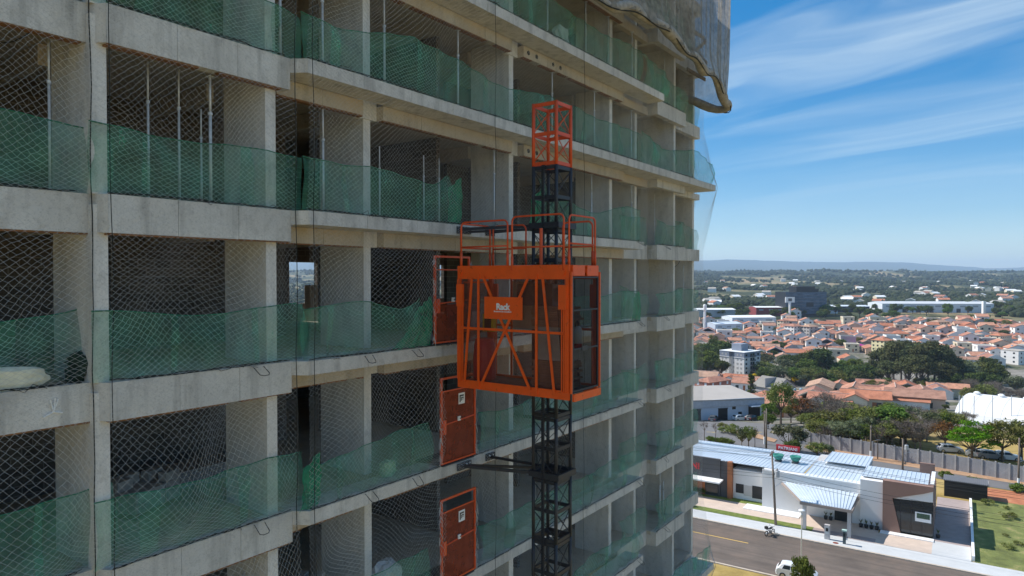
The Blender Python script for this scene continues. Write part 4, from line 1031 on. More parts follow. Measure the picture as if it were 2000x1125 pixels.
for dz, dt in ((7.1,-.9),(7.1,.9),(5.6,0)):
    wire(pa+Vector((0,dt,dz)), pc+Vector((0,dt,dz-1.6)), .7, 'thin wire strung between poles along the precast wall'); wire(pc+Vector((0,dt,dz-1.6)), pe+Vector((0,dt,dz-1.0)), .7, 'thin wire strung behind the showroom roof'); wire(pa+Vector((0,dt,dz)), pa+Vector((30,-12+dt,dz)), .5, 'thin wire running on past the white-footed pole')
lp = thing('street_lamp', 'tall thin steel street lamp beside the white car', 'street lamp', Vector((30.3, 71.0, 0)), 0)
MB().tube([(0,0,-.1),(0,0,7.2),(.05,.1,7.5)], [.075,.05,.04], 10).obj('post', M_galv, lp, smooth=True)
MB().lathe([(.05,0),(.34,.03),(.30,.10),(.08,.16)], 14, (.05,.1,7.45)).obj('lamp_head', M_whiteplast, lp, smooth=True); MB().lathe([(.12,-.5),(.14,-.2),(.06,-.0)], 10, (.0,.0,7.3)).obj('ballast', M_galv, lp)
# service cabinets on the pavement
for s, t, lab, hh, m in ((-13.15,89.9,'tall grey meter cabinet standing on the pavement',1.75,M_galv), ):
    q = thing('meter_cabinet', lab, 'cabinet', ST(s, t, .122), PHI); MB().box(-.3,.3,-.2,.2,0,hh).obj('housing', M_lgry, q); MB().box(-.22,.22,-.225,-.201,.7,hh-.15).obj('door', M_paver, q); MB().box(-.14,.14,-.235,-.226,1.0,1.4).obj('meter_window', M_glass, q)
q = thing('charging_post', 'dark post with pale green cap on the pavement', 'post', ST(-11.2, 89.4, .122), PHI)
MB().box(-.16,.16,-.14,.14,0,1.5).obj('column', mat('slate_paint', (.06,.09,.10), .5), q); MB().box(-.26,.26,-.22,.22,1.501,1.68).obj('cap', mat('pale_green_cap', (.45,.62,.56), .5), q); MB().box(-.09,.09,-.155,-.141,.9,1.3).obj('screen', M_glass, q)
q = thing('drain_cover', 'round rusty drain cover set in the pavement', 'drain cover', ST(-12.1, 89.1, .122), PHI); MB().lathe([(.32,0),(.32,.012)], 20).obj('rim', mat('rust_red', (.22,.06,.04)), q); MB().lathe([(.27,.0121),(.27,.02)], 18).obj('lid', mat('rust_red', (.22,.06,.04)), q)

# ------------------------------------------------------------------ vehicles
M_tyre = mat('tyre', (.02,.02,.02), .9); M_carw = NT('white_car_paint'); M_carw.base((.72,.73,.74)); M_carw.set(.22, 0, .6); M_carw.b.inputs['Coat Weight'].default_value = .4; M_carw = M_carw.m
M_lampr = mat('tail_lamp', (.35,.02,.02), .2); M_rim = mat('alloy', (.45,.46,.47), .3, .1, metal=.8)
def car(label, loc, rz, paint, group=None, lod=False):
    t = thing('parked_car', label, 'car', loc, rz, group)
    # side profile x (length, front +), z ; widths vary with height
    prof = [(-2.0,.35),(-2.06,.62),(-2.0,.92),(-1.86,1.02),(-1.52,1.40),(-1.1,1.50),(-.2,1.51),(.35,1.42),(1.05,1.0),(1.75,.88),(2.02,.72),(2.06,.45),(1.98,.28),(1.72,.24),(.9,.22),(-.9,.22),(-1.75,.24)]
    sec = []
    for y, kx, kz in ((-.86,.93,.0),(-.80,.985,.0),(-.4,1,.02),(.4,1,.02),(.80,.985,.0),(.86,.93,.0)):
        ring = []
        for x, z in prof:
            yy = y
            if z > 1.0: yy = y*(1 - .30*(z-1.0)/.5)
            ring.append((x*kx, yy, z+kz*(z > 1.2) if abs(y) < .85 else (z if .3 < z < .95 else (.34 if z <= .3 else min(z, 1.46)))))
        sec.append(ring)
    n = len(prof); v = [q for r_ in sec for q in r_]; f = [(i*n+k, i*n+(k+1)%n, (i+1)*n+(k+1)%n, (i+1)*n+k) for i in range(5) for k in range(n)]
    f += [tuple(range(n-1,-1,-1)), tuple(5*n+k for k in range(n))]
    MB().add(v, f).obj('body', paint, t, smooth=False)
    if lod: return t
    def quad(name, m, pts, par=t, th=(0,0,0)):
        return MB().add(pts, [(0,1,2,3)]).obj(name, m, par)
    def slab(name, m, pts, nrm):
        a = [Vector(p)+Vector(nrm)*.012 for p in pts]; c = [Vector(p)-Vector(nrm)*.02 for p in pts]
        return MB().add(a+c, [(0,1,2,3),(7,6,5,4),(0,4,5,1),(1,5,6,2),(2,6,7,3),(3,7,4,0)]).obj(name, m, t)
    slab('windscreen', M_glass, [(1.0,-.66,1.04),(1.0,.66,1.04),(.42,.56,1.42),(.42,-.56,1.42)], (.55,0,.83))
    slab('rear_window', M_glass, [(-1.82,.62,1.07),(-1.82,-.62,1.07),(-1.55,-.56,1.40),(-1.55,.56,1.40)], (-.78,0,.62))
    for s in (-1, 1):
        for a, c, d_, e in ((-1.35,-.55,-.55,-1.15),(-.48,.82,.28,-.48)):
            slab('side_window', M_glass, [(a,s*.835,1.03),(c,s*.835,1.03),(d_,s*.665,1.40),(e,s*.665,1.40)], (0,s*.9,.42))
        slab('tail_lamp', M_lampr, [(-2.03,s*.80,.75),(-2.03,s*.5,.75),(-1.95,s*.5,.95),(-1.95,s*.80,.95)], (-1,0,.2)); slab('headlight', M_whiteplast, [(2.0,s*.78,.66),(2.0,s*.45,.66),(1.86,s*.45,.82),(1.80,s*.80,.84)], (.8,0,.5))
        MB().box(.62,.80,s*.86-(.0 if s > 0 else .16),s*.86+(.16 if s > 0 else 0),.98,1.10).obj('mirror', paint, t)
    slab('number_plate', M_whiteplast, [(-2.07,-.25,.55),(-2.07,.25,.55),(-2.07,.25,.66),(-2.07,-.25,.66)], (-1,0,0))
    for x in (-1.28, 1.28):
        for s in (-1, 1):
            w = MB().tube([(x,s*.70,.31),(x,s*.885,.31)], .315, 18).obj('wheel', M_tyre, t); MB().tube([(x,s*.886,.31),(x,s*.90,.31)], .2, 14).obj('rim', M_rim, w)
    return t
cpos = ground_px(1567, 1117); car('white hatchback car parked at the kerb under the small tree', Vector((30.2, 71.9, .006)), PHI + .05, M_carw)
def motorbike(loc, rz):
    t = thing('motorcycle', 'black and silver motorcycle parked at the kerb', 'motorcycle', loc, rz)
    for x in (-.65, .65):
        pts = [(x+.29*math.cos(a*math.pi/9), 0, .31+.29*math.sin(a*math.pi/9)) for a in range(19)]
        w = MB().tube(pts, .05, 6, False).obj('wheel', M_tyre, t); MB().tube([(x,-.05,.31),(x,.05,.31)], .09, 10).obj('hub', M_rim, w)
    b = MB()
    for p, q in (((.65,.07,.31),(.42,.05,.95)),((.65,-.07,.31),(.42,-.05,.95)),((.4,0,.85),(-.15,0,.45)),((-.15,0,.45),(-.65,.08,.31)),((-.15,0,.45),(-.65,-.08,.31)),((-.1,0,.8),(-.15,0,.45)),((-.5,0,.75),(-.65,0,.35))): b.tube([p, q], .025, 6)
    b.obj('frame', M_rim, t); MB().blob((.15,0,.82),(.28,.15,.14), random.Random(1), 2, .03).obj('fuel_tank', M_black, t, smooth=True)
    MB().blob((-.35,0,.82),(.40,.14,.07), random.Random(2), 2, .03).obj('seat', M_dark, t, smooth=True); MB().box(-.2,.2,-.14,.14,.25,.58).obj('engine', M_rim, t)
    MB().tube([(.36,-.36,1.06),(.40,-.1,.98),(.40,.1,.98),(.36,.36,1.06)], .018, 6).obj('handlebar', M_dark, t); MB().lathe([(.03,-.05),(.1,0),(.1,.05)], 12, (.55,0,.88)).obj('headlight', M_whiteplast, t)
    for s in (-1, 1): MB().tube([(.38,s*.3,1.04),(.36,s*.36,1.25)], .01, 5).obj('mirror', M_dark, t)
    MB().box(-.85,-.5,-.16,.16,.9,1.2).obj('top_box', M_dark, t); MB().tube([(-.1,.0,.28),(-.12,.22,.0)], .015, 5).obj('kick_stand', M_dark, t)
motorbike(ST(-19.35, 87.75, .006), PHI+1.15)
for i, (px, py, c, lab) in enumerate(((1912,893,(.7,.71,.72),'white car parked behind the precast wall under the bright tree'),(1935,896,(.25,.26,.28),'grey car parked behind the precast wall between white cars'),(1966,898,(.72,.73,.74),'white van-like car parked behind the wall beside the olive tree'),(1855,883,(.66,.67,.7),'silver car parked behind the wall beside rust-coloured trees'))):
    p = ground_px(px, py); car(lab, p, PHI+.1*i, mat('car_paint_%d' % i, c, .3, .03))

# ------------------------------------------------------------------ houses with tiled roofs
def mat_tile(name, stops):
    n = NT(name); p = n.objco()
    q = n.new('ShaderNodeValToRGB'); e = q.color_ramp.elements
    while len(e) < len(stops): e.new(.5)
    for i, (a, c) in enumerate(stops): e[i].position = a; e[i].color = rgba(c)
    n.l.new(n.rand(), q.inputs[0])
    blot = n.ramp(n.noise(n.pos(), .45, 6, .7), [(.3, .62), (.6, 1.05)])
    c = n.mix(1, q.outputs[0], blot, 'MULTIPLY')
    wv = n.new('ShaderNodeTexWave'); wv.inputs['Scale'].default_value = 1.6; wv.inputs['Distortion'].default_value = .6; n.l.new(p, wv.inputs['Vector'])
    c = n.mix(.28, c, n.mix(1, c, wv.outputs[0], 'MULTIPLY')); n.base(c); n.set(.85, 0, .2); n.bump(wv.outputs[1], .35, .05); return n.m
M_tile = mat_tile('clay_tile', [(0,(.50,.19,.11)),(.25,(.58,.24,.14)),(.45,(.46,.22,.155)),(.65,(.62,.31,.20)),(.85,(.40,.19,.14)),(1,(.56,.36,.25))])
M_ridge = mat('ridge_mortar', (.55,.40,.32), .9, .12)
WALLS = [mat('house_white', (.74,.72,.69), .9, .07, .5), mat('house_cream', (.66,.57,.42), .9, .08, .5), mat('house_grey', (.44,.42,.40), .9, .1, .5), mat('house_peach', (.64,.43,.31), .9, .08, .5)]
WN = ['white', 'cream', 'grey', 'peach']
M_fib = mat('fibre_cement', (.40,.36,.31), .9, .15, .6)
def gable(b, x0, x1, y0, y1, z, rh, ov=.5, along='x', th=.14):
    """tiled double pitch as two slabs"""
    if along == 'x':
        ym = (y0+y1)/2
        for ya in (y0-ov, y1+ov):
            zl = z - rh*ov/((y1-y0)/2)
            p = [(x0-ov*.5,ya,zl),(x1+ov*.5,ya,zl),(x1+ov*.5,ym,z+rh),(x0-ov*.5,ym,z+rh)]
            q = [(a,c,d+th) for a,c,d in p]; f = [(0,1,2,3),(7,6,5,4),(0,4,5,1),(1,5,6,2),(2,6,7,3),(3,7,4,0)]
            b.add(p+q, f)
    else:
        xm = (x0+x1)/2
        for xa in (x0-ov, x1+ov):
            zl = z - rh*ov/((x1-x0)/2)
            p = [(xa,y0-ov*.5,zl),(xa,y1+ov*.5,zl),(xm,y1+ov*.5,z+rh),(xm,y0-ov*.5,z+rh)]
            q = [(a,c,d+th) for a,c,d in p]; f = [(0,1,2,3),(7,6,5,4),(0,4,5,1),(1,5,6,2),(2,6,7,3),(3,7,4,0)]
            b.add(p+q, f)
def gable_wall(b, x0, x1, y0, y1, h, rh, along='x'):
    if along == 'x':
        ym = (y0+y1)/2
        v = []
        for x in (x0, x1): v += [(x,y0,-3),(x,y1,-3),(x,y1,h),(x,ym,h+rh),(x,y0,h)]
    else:
        xm = (x0+x1)/2; v = []
        for y in (y0, y1): v += [(x0,y,-3),(x1,y,-3),(x1,y,h),(xm,y,h+rh),(x0,y,h)]
    b.add(v, [(4,3,2,1,0),(5,6,7,8,9),(0,1,6,5),(1,2,7,6),(2,3,8,7),(3,4,9,8),(4,0,5,9)])
def hip(b, x0, x1, y0, y1, z, rh, ov=.55):
    x0 -= ov; x1 += ov; y0 -= ov; y1 += ov; w = (y1-y0)/2; z -= .12
    if x1-x0 < y1-y0: w = (x1-x0)/2; a = ((x0+x1)/2, y0+w, z+rh); c = ((x0+x1)/2, y1-w, z+rh); tri = True
    else: a = (x0+w, (y0+y1)/2, z+rh); c = (x1-w, (y0+y1)/2, z+rh); tri = False
    v = [(x0,y0,z),(x1,y0,z),(x1,y1,z),(x0,y1,z),a,c]
    f = [(0,1,5,4),(1,2,5),(2,3,4,5),(3,0,4)] if not tri else [(0,1,4),(1,2,5,4),(2,3,5),(3,0,4,5)]
    b.add(v + [(x0,y0,z-.15),(x1,y0,z-.15),(x1,y1,z-.15),(x0,y1,z-.15)], f + [(0,6,7,1),(1,7,8,2),(2,8,9,3),(3,9,6,0),(9,8,7,6)])
    return a, c
winm = {}
def window(parent, x, y, z, w, h, face, pane=None):
    key = (w, h)
    if key not in winm:
        b = MB(); b.box(-w/2,w/2,-.05,.04,0,h); winm[key] = b.mesh('window')
    rz = {'-y': 0, '+y': math.pi, '-x': -math.pi/2, '+x': math.pi/2}[face]
    return mkobj('window', winm[key], pane or M_glass, parent, (x, y, z), rz)
def house_proto(i, wi):
    wm = WALLS[wi]; t = thing('tiled_house', '', 'house', (0,0,-500), 0, 'tile-roofed houses across the valley')
    b = MB(); r = MB(); rd = MB()
    if i == 0:
        gable_wall(b,-5.2,5.2,-4.5,4.5,2.9,1.5); gable(r,-5.2,5.2,-4.5,4.5,2.9,1.5); rd.box(-5.5,5.5,-.12,.12,4.5,4.62); sz = (5.2,4.5,2.9); nm = 'gabled'
    elif i == 1:
        b.box(-5.5,5.5,-5,5,-3,2.95); a, c = hip(r,-5.5,5.5,-5,5,2.95,1.7); rd.bar((a[0],a[1],a[2]+.03),(c[0],c[1],c[2]+.03),.24,.12); sz = (5.5,5,2.95); nm = 'hip-roofed'
    elif i == 2:
        gable_wall(b,-4.6,4.6,-4.8,4.8,5.6,1.6,'y'); gable(r,-4.6,4.6,-4.8,4.8,5.6,1.6,.55,'y'); rd.box(-.12,.12,-5.1,5.1,7.3,7.42); sz = (4.6,4.8,5.6); nm = 'two-storey'
    elif i == 3:
        gable_wall(b,-6,6,-3.6,3.6,2.9,1.3); gable(r,-6,6,-3.6,3.6,2.9,1.3); gable_wall(b,-5.6,.2,-7.5,-3.6,2.85,1.15,'y'); gable(r,-5.6,.2,-7.5,-1.6,2.85,1.15,.45,'y'); rd.box(-6.3,6.3,-.12,.12,4.3,4.42); sz = (6,3.6,2.9); nm = 'L-shaped'
    elif i == 4:
        gable_wall(b,-5.0,5.0,-6,6,3.0,1.9,'y'); gable(r,-4.8,4.8,-5.7,5.7,3.05,1.75,.3,'y'); sz = (5,6,3.0); nm = 'high-gabled'
        for y in (-6.0, 5.85): rd.add([(-5.3,y,2.9),(5.3,y,2.9),(5.3,y,3.2),(0,y,5.3),(-5.3,y,3.2)]+[(-5.3,y+.15,2.9),(5.3,y+.15,2.9),(5.3,y+.15,3.2),(0,y+.15,5.3),(-5.3,y+.15,3.2)], [(0,1,2,3,4),(9,8,7,6,5),(0,5,6,1),(1,6,7,2),(2,7,8,3),(3,8,9,4),(4,9,5,0)])
    elif i == 5:
        b.box(-4.8,4.8,-5.5,5.5,-3,5.4); b.box(-5,5,-5.7,-5.5,5.0,6.0); b.box(-5,5,5.5,5.7,5.0,6.0); b.box(-5,-4.8,-5.5,5.5,5.0,6.0); b.box(4.8,5,-5.5,5.5,5.0,6.0)
        r.add([(-4.79,-5.49,5.42),(4.79,-5.49,5.42),(4.79,5.49,5.75),(-4.79,5.49,5.75)], [(0,1,2,3)]); sz = (4.8,5.5,5.4); nm = 'flat-fronted two-storey'
    else:
        gable_wall(b,-7.5,7.5,-4.2,4.2,3.0,1.2); gable(r,-7.5,7.5,-4.2,4.2,3.0,1.2,.5); rd.box(-7.8,7.8,-.12,.12,4.2,4.32); sz = (7.5,4.2,3.0); nm = 'long low'
    b.obj('wall', wm, t); ro = r.obj('roof', M_fib if i == 5 else M_tile, t)
    if i == 4:
        half = len(rd.v)//2
        for q_ in (0, 1):
            MB().add(rd.v[q_*half:(q_+1)*half], rd.f[:len(rd.f)//2] if q_ == 0 else [tuple(x-half for x in f) for f in rd.f[len(rd.f)//2:]]).obj('gable_parapet', wm, ro)
    elif rd.v: rd.obj('ridge_cap', M_ridge, ro)
    X, Y, h = sz
    for z in ([.9] if h < 4 else [.9, 3.6]):
        for x in (-X*.55, X*.5): window(t, x, -Y if not (i == 3 and x < 0) else -7.5, z, 1.4, 1.2, '-y')
        window(t, -X, 0 if i != 3 else 1.2, z, 1.4, 1.2, '-x')
    MB().box(-.5,.5,-.06,.04,0,2.1).obj('door', M_wood, t, (X*.05 if i != 3 else 2.0, -Y, 0))
    if i in (2, 1): MB().lathe([(.5,0),(.6,.3),(.55,.9),(.4,1.0)], 10, (X*.5, Y*.55, h+.4)).obj('water_tank', mat('tank_blue', (.25,.38,.50), .6), t, smooth=True)
    t['label'] = '%s %s house in the tile-roofed town across the valley' % (nm, WN[wi]); return t
PROTO = {}
def get_house(i, wi):
    if (i, wi) not in PROTO: p = house_proto(i, wi); PROTO[(i, wi)] = [p, list(p.children), False]
    e = PROTO[(i, wi)]
    if not e[2]: e[2] = True; return e[0]
    return copy_tree(e[0], None, e[1])
SPECIAL = []                                # footprints kept free: (x, y, radius)
def keep(p, r_): SPECIAL.append((p.x, p.y, r_))

# ------------------------------------------------------------------ apartment blocks, halls and offices
def block(name, label, cat, p, rz, w, d, floors, fh, wm, roof=None, roofm=None, cols=4, dcols=3, win=(1.3,1.2), below=4, group=None):
    t = thing(name, label, cat, p, rz, group); h = floors*fh
    MB().box(-w/2,w/2,-d/2,d/2,-below,h).obj('wall', wm, t)
    if roof == 'hip':
        r = MB(); hip(r,-w/2,w/2,-d/2,d/2,h+.15,min(w,d)*.2); r.obj('roof', roofm or M_tile, t)
    else:
        b = MB(); b.box(-w/2-.15,w/2+.15,-d/2-.15,d/2+.15,h,h+.35); b.obj('roof', roofm or M_fib, t)
    for f in range(floors):
        z = f*fh + .95
        for c in range(cols): window(t, -w/2+(c+.5)*w/cols, -d/2, z, win[0], win[1], '-y')
        for c in range(dcols): window(t, -w/2, -d/2+(c+.5)*d/dcols, z, win[0], win[1], '-x')
    keep(p, max(w,d)*.62); return t
# white apartment block with grey crown
p = at_depth(1446, 440); keep(p, 22); p.z -= 4.5
ap = thing('apartment_block', 'white six-storey apartment block with blue-grey top floor and balconies', 'building', p, math.radians(38))
M_apw = mat('apartment_white', (.76,.74,.71), .9, .05, .3); M_apg = mat('apartment_blue_grey', (.23,.26,.32), .8, .06, .3)
for x0, x1, y0, y1 in ((-9,9,-9,-2),(-9,9,2,9),(-6.5,6.5,-2.2,2.2)): MB().box(x0,x1,y0+.003,y1-.003,-6,16.3).obj('wall', M_apw, ap); MB().box(x0-.05,x1+.05,y0+.01,y1-.01,16.301,19.6).obj('top_storey', M_apg, ap)
MB().box(-3.5,4.2,-3.2,3.8,19.601,24.2).obj('lift_tower', M_apg, ap); 
for y0, y1 in ((-9,-2),(2,9)): MB().box(-9.3,9.3,y0-.3,y1+.2,16.0,16.35).obj('cornice', M_apw, ap)
MB().box(-9.2,9.2,-9.2,9.2,19.602,19.9).obj('roof', M_white, ap)
for f in range(7):
    z = f*2.72
    for x in (-6.6, 6.4): window(ap, x, -9.03, z+.9, 1.6, 1.3, '-y')
    bl = MB().box(-2.6,2.6,-10.0,-9.02,z+.1,z+.28).obj('balcony', M_apw if f < 6 else M_apg, ap); MB().box(-2.6,2.6,-10.02,-9.96,z+.281,z+1.2).obj('railing', mat('balcony_glass', (.10,.11,.12), .3), bl)
    window(ap, -1.2, -9.03, z+.3, 2.0, 2.1, '-y'); window(ap, 1.3, -9.03, z+.3, 2.0, 2.1, '-y')
    for y in (-6.8,-4.2,4.2,6.8): window(ap, -9.03, y, z+.9, 1.2, 1.2, '-x', mat('pale_shutter', (.45,.44,.42), .5))
    window(ap, -6.53, 0, z+.9, 1.2, 1.2, '-x')
M_brick = mat('salmon_render', (.42,.15,.10), .9, .08, .5)
p = ground_px(1392, 775); rb = block('walk_up_flats', 'salmon-red three-storey flats with hipped tile roof and white windows', 'building', p, math.radians(36), 17, 9, 3, 2.8, M_brick, 'hip', M_tile, 3, 2, (1.3,1.4))
for c in rb.children:
    if c.name.startswith('window'): c.data = winm.setdefault('pale', MB().box(-.65,.65,-.06,.04,0,1.4).mesh('window')); 
winm['pale'].materials.clear(); winm['pale'].materials.append(M_whiteplast)
p = at_depth(1560, 600); block('walk_up_flats', 'long white four-storey flats with stepped orange tile roof', 'building', p + Vector((-4,0,0)), math.radians(28), 12, 10, 4, 2.7, WALLS[0], 'hip', M_tile, 3, 3)
block('walk_up_flats', 'grey-sided four-storey flats joined to long white flats', 'building', p + Vector((7,-6,0)), math.radians(28), 11, 9, 4, 2.7, WALLS[2], 'hip', M_tile, 2, 3)
p = at_depth(1530, 640); block('walk_up_flats', 'slim cream flats with small orange hip roof beside the office', 'building', p, math.radians(30), 8, 7, 4, 2.7, WALLS[1], 'hip', M_tile, 2, 2)
p = at_depth(1955, 560); block('walk_up_flats', 'cream three-storey flats with orange hip roof among houses', 'building', p, math.radians(24), 15, 9, 3, 2.8, WALLS[1], 'hip', M_tile, 6, 2, (.9,.9))
p = at_depth(1836, 655); block('walk_up_flats', 'cream three-storey flats near the long warehouse', 'building', p, math.radians(18), 15, 9, 3, 2.7, WALLS[1], 'hip', M_tile, 4, 2)
p = at_depth(1725, 500); block('walk_up_flats', 'pale yellow five-storey flats beside the tall dark grove', 'building', p, math.radians(26), 11, 10, 5, 2.7, mat('pale_yellow', (.72,.63,.36), .9, .06), 'hip', M_tile, 3, 3)
p = at_depth(1905, 580); block('box_house', 'pale blue box house among tiled roofs', 'house', p, math.radians(25), 12, 9, 2, 3, mat('pale_blue', (.50,.64,.68), .9, .05), None, None, 3, 2)
p = at_depth(1605, 505); block('box_house', 'blue and white box house beside a palm', 'house', p, math.radians(30), 8, 8, 2, 3, mat('sky_blue_wall', (.25,.42,.62), .9, .05), None, None, 2, 2)
p = at_depth(1672, 540); q = block('box_house', 'house with bright magenta roof among tiled roofs', 'house', p, math.radians(20), 10, 8, 1, 3.4, WALLS[0], 'hip', mat('magenta_roof', (.55,.03,.28), .6, .08), 3, 2)
p = at_depth(1985, 480); block('box_house', 'big plain white box house by the road bend', 'house', p, math.radians(22), 13, 12, 3, 3, WALLS[0], None, None, 2, 2)
# dark glass office
p = at_depth(1564, 800); keep(p, 45)
of = thing('glass_office', 'dark blue glass office block with set-back black top storeys', 'building', p, math.radians(10))
M_off = NT('office_glass'); M_off.base(M_off.ramp(M_off.noise(M_off.mapv(M_off.pos(), (.12,.12,.5)), 1., 4), [(.35,(.035,.07,.12)),(.7,(.10,.16,.24))])); M_off.set(.3, 0, .35); M_off = M_off.m
MB().box(-26,26,-11,11,-6,27).obj('core', mat('office_black', (.015,.016,.02), .5), of)
for f in range(7):
    for c in range(13): MB().box(-26+c*4+.08,-26+(c+1)*4-.08,-11.25,-11.02,1.6+f*3.6+.35,1.6+(f+1)*3.6-.05).obj('glass_panel', M_off, of)
    MB().box(-26.1,26.1,-11.35,-11.01,1.6+f*3.6-.02,1.6+f*3.6+.3).obj('spandrel', mat('office_spandrel', (.11,.14,.18), .4), of)
MB().box(-10,14,-7,8,27.01,33.5).obj('plant_storey', mat('office_black', (.015,.016,.02)), of); MB().box(14.01,19,-6,7,27.01,31).obj('plant_storey', mat('office_black', (.015,.016,.02)), of)
b = MB(); b.box(0,9,-11.5,-11.3,10,15); b.obj('recess_shade_panel', M_dark, of)  # flat dark panel standing in for the shade of a recess
MB().box(-20,-6,-12,-11.4,-1,1.4).obj('entrance_band', M_lgry, of)
def hall(name, label, px, dep, rz, w, d, h, wm, rm, rise=1.2, doors=0):
    p = at_depth(px, dep); t = thing(name, label, 'warehouse', p, rz); keep(p, max(w, d)*.55)
    b = MB(); gable_wall(b,-w/2,w/2,-d/2,d/2,h,rise); b.obj('wall', wm, t); r = MB(); gable(r,-w/2,w/2,-d/2,d/2,h+.1,rise,.4); r.obj('roof', rm, t)
    n = max(3, int(w/14))
    for i in range(n): MB().box(-w/2+(i+.3)*w/n,-w/2+(i+.75)*w/n,-d/2-.06,-d/2+.02,h*.62,h*.8).obj('window_band', mat('grey_band', (.30,.33,.36), .6), t)
    for i in range(doors): MB().box(-w/2+8+i*16,-w/2+13+i*16,-d/2-.07,-d/2+.02,-1,h*.45).obj('door', M_gry, t)
    return t
M_wh = mat('warehouse_white', (.62,.66,.71), .7, .05, .2); M_whr = mat('warehouse_roof', (.56,.58,.60), .6, .06, .2)
hall('warehouse', 'very long white warehouse with low grey roof below the wooded hills', 1815, 860, math.radians(-4), 132, 40, 10.5, M_wh, M_whr, 2.2, 6)
hall('warehouse', 'white factory hall with plain white roof behind the first houses', 1462, 690, math.radians(8), 46, 24, 9, M_wh, M_white, 1.6, 2)
hall('warehouse', 'pale blue low factory hall beside white factory', 1412, 640, math.radians(20), 30, 18, 8, mat('pale_blue_hall', (.50,.58,.66), .7, .05), mat('pale_blue_roof', (.58,.64,.70), .6), 1.5, 0)
hall('warehouse', 'low white-roofed hall behind white sign mast', 1393, 790, math.radians(2), 44, 26, 7.5, mat('grey_hall', (.40,.42,.44), .8), M_white, 1.2, 0)
hall('warehouse', 'dark red hall with white roof left of the glass office', 1498, 800, math.radians(2), 34, 22, 9, mat('dark_red_hall', (.24,.04,.04), .8, .08), M_white, 1.0, 0)
hall('warehouse', 'low blue-white hall right of the glass office', 1650, 860, math.radians(-6), 50, 26, 7, mat('navy_hall', (.05,.06,.09), .7), mat('pale_blue_roof', (.58,.64,.70)), 1.2, 0)
hall('warehouse', 'small white hall tucked beside the glass office', 1617, 830, math.radians(5), 16, 16, 8, M_wh, M_white, .8, 0)
def mast_sign(label, px, dep, h, head):
    p = at_depth(px, dep); t = thing('sign_mast', label, 'sign mast', p, 0)
    MB().box(-.9,.9,-.9,.9,-4,h).obj('column', M_white, t)
    if head == 'cup': MB().lathe([(.9,0),(1.7,2),(1.7,6),(1.1,7)], 12, (0,0,h)).obj('head', M_white, t)
    elif head == 'board': q = MB().box(-5,5,-.6,.6,h,h+6).obj('head', M_white, t); MB().box(-2,2,-.7,-.61,h+1.4,h+4.6).obj('emblem', mat('emblem_dark', (.08,.09,.10), .6), q)
    else: MB().box(-1.6,1.6,-1.6,1.6,h-14,h+1).obj('head', M_white, t)
mast_sign('slim white sign mast with cup-shaped head beside the tower edge', 1377, 640, 19, 'cup')
mast_sign('pale sign mast with square board in front of the glass office', 1543, 745, 19, 'board')
mast_sign('plain white water tower at the warehouse end', 1922, 800, 15, 'shaft')
# rusty water stand
p = at_depth(1613, 470); t = thing('water_stand', 'tall rust-brown water stand on two posts', 'water stand', p, .3)
for x in (-1.3, 1.3): MB().box(x-.35,x+.35,-.35,.35,-3,13.5).obj('post', mat('rust_brown', (.14,.05,.035), .8, .2), t)
MB().box(-3.6,3.6,-2,2,13.51,14.2).obj('platform', mat('rust_brown', (.14,.05,.035)), t)
# workshop with flat roof by the crossroads
p = ground_px(1425, 820); keep(p, 20)
ws = thing('workshop', 'white workshop with grey flat roof and open garage doors', 'building', p, math.radians(14))
MB().box(-13,9.5,0,15,-3,5.0).obj('wall', mat('workshop_white', (.62,.66,.74), .85, .05, .3), ws)
MB().add([(-13.4,-.4,5.45),(9.6,-.4,5.0),(9.6,15.4,6.0),(-13.4,15.4,6.4),(-13.4,-.4,5.2),(9.6,-.4,4.75),(9.6,15.4,5.75),(-13.4,15.4,6.15)], [(0,1,2,3),(7,6,5,4),(0,4,5,1),(1,5,6,2),(2,6,7,3),(3,7,4,0)]).obj('roof', mat('workshop_roof', (.40,.365,.33), .9, .08, .3), ws)
MB().box(-13.3,9.7,-.3,-.02,3.4,5.3).obj('fascia', mat('workshop_fascia', (.50,.50,.53), .85), ws)
for x0, x1, z1 in ((-10.5,-8,3.0),(-3.2,-.6,2.9),(5.3,8.6,3.3)):
    d_ = MB().box(x0,x1,-.06,.02,-.3,z1).obj('garage_opening_shade', M_dark, ws); MB().box(x0-.12,x1+.12,-.09,-.061,z1,z1+.18).obj('lintel', M_gry, d_)  # dark panels painted as the shade inside the open doorways
for x in (1.2, 2.9): window(ws, x, 0, 2.6 if x < 2 else 1.2, 1.0, .7, '-y')
MB().box(5.0,9.2,-2.2,-.31,3.3,3.5).obj('awning', mat('awning_blue', (.22,.28,.36), .7), ws)
for i, (x, y) in enumerate(((1.6,-2.2),(4.4,-3.0),(-6.0,-2.5))):
    c = Vector((p.x + x*math.cos(.244)-y*math.sin(.244), p.y + x*math.sin(.244)+y*math.cos(.244), 0)); c.z = T(c.x, c.y)
    car(['white car parked at the workshop door','black car parked before the workshop','dark grey car by the left workshop door'][i], c, .3+i*.4, [M_carw, mat('car_black', (.02,.02,.022), .3), mat('car_grey', (.08,.085,.09), .3)][i])
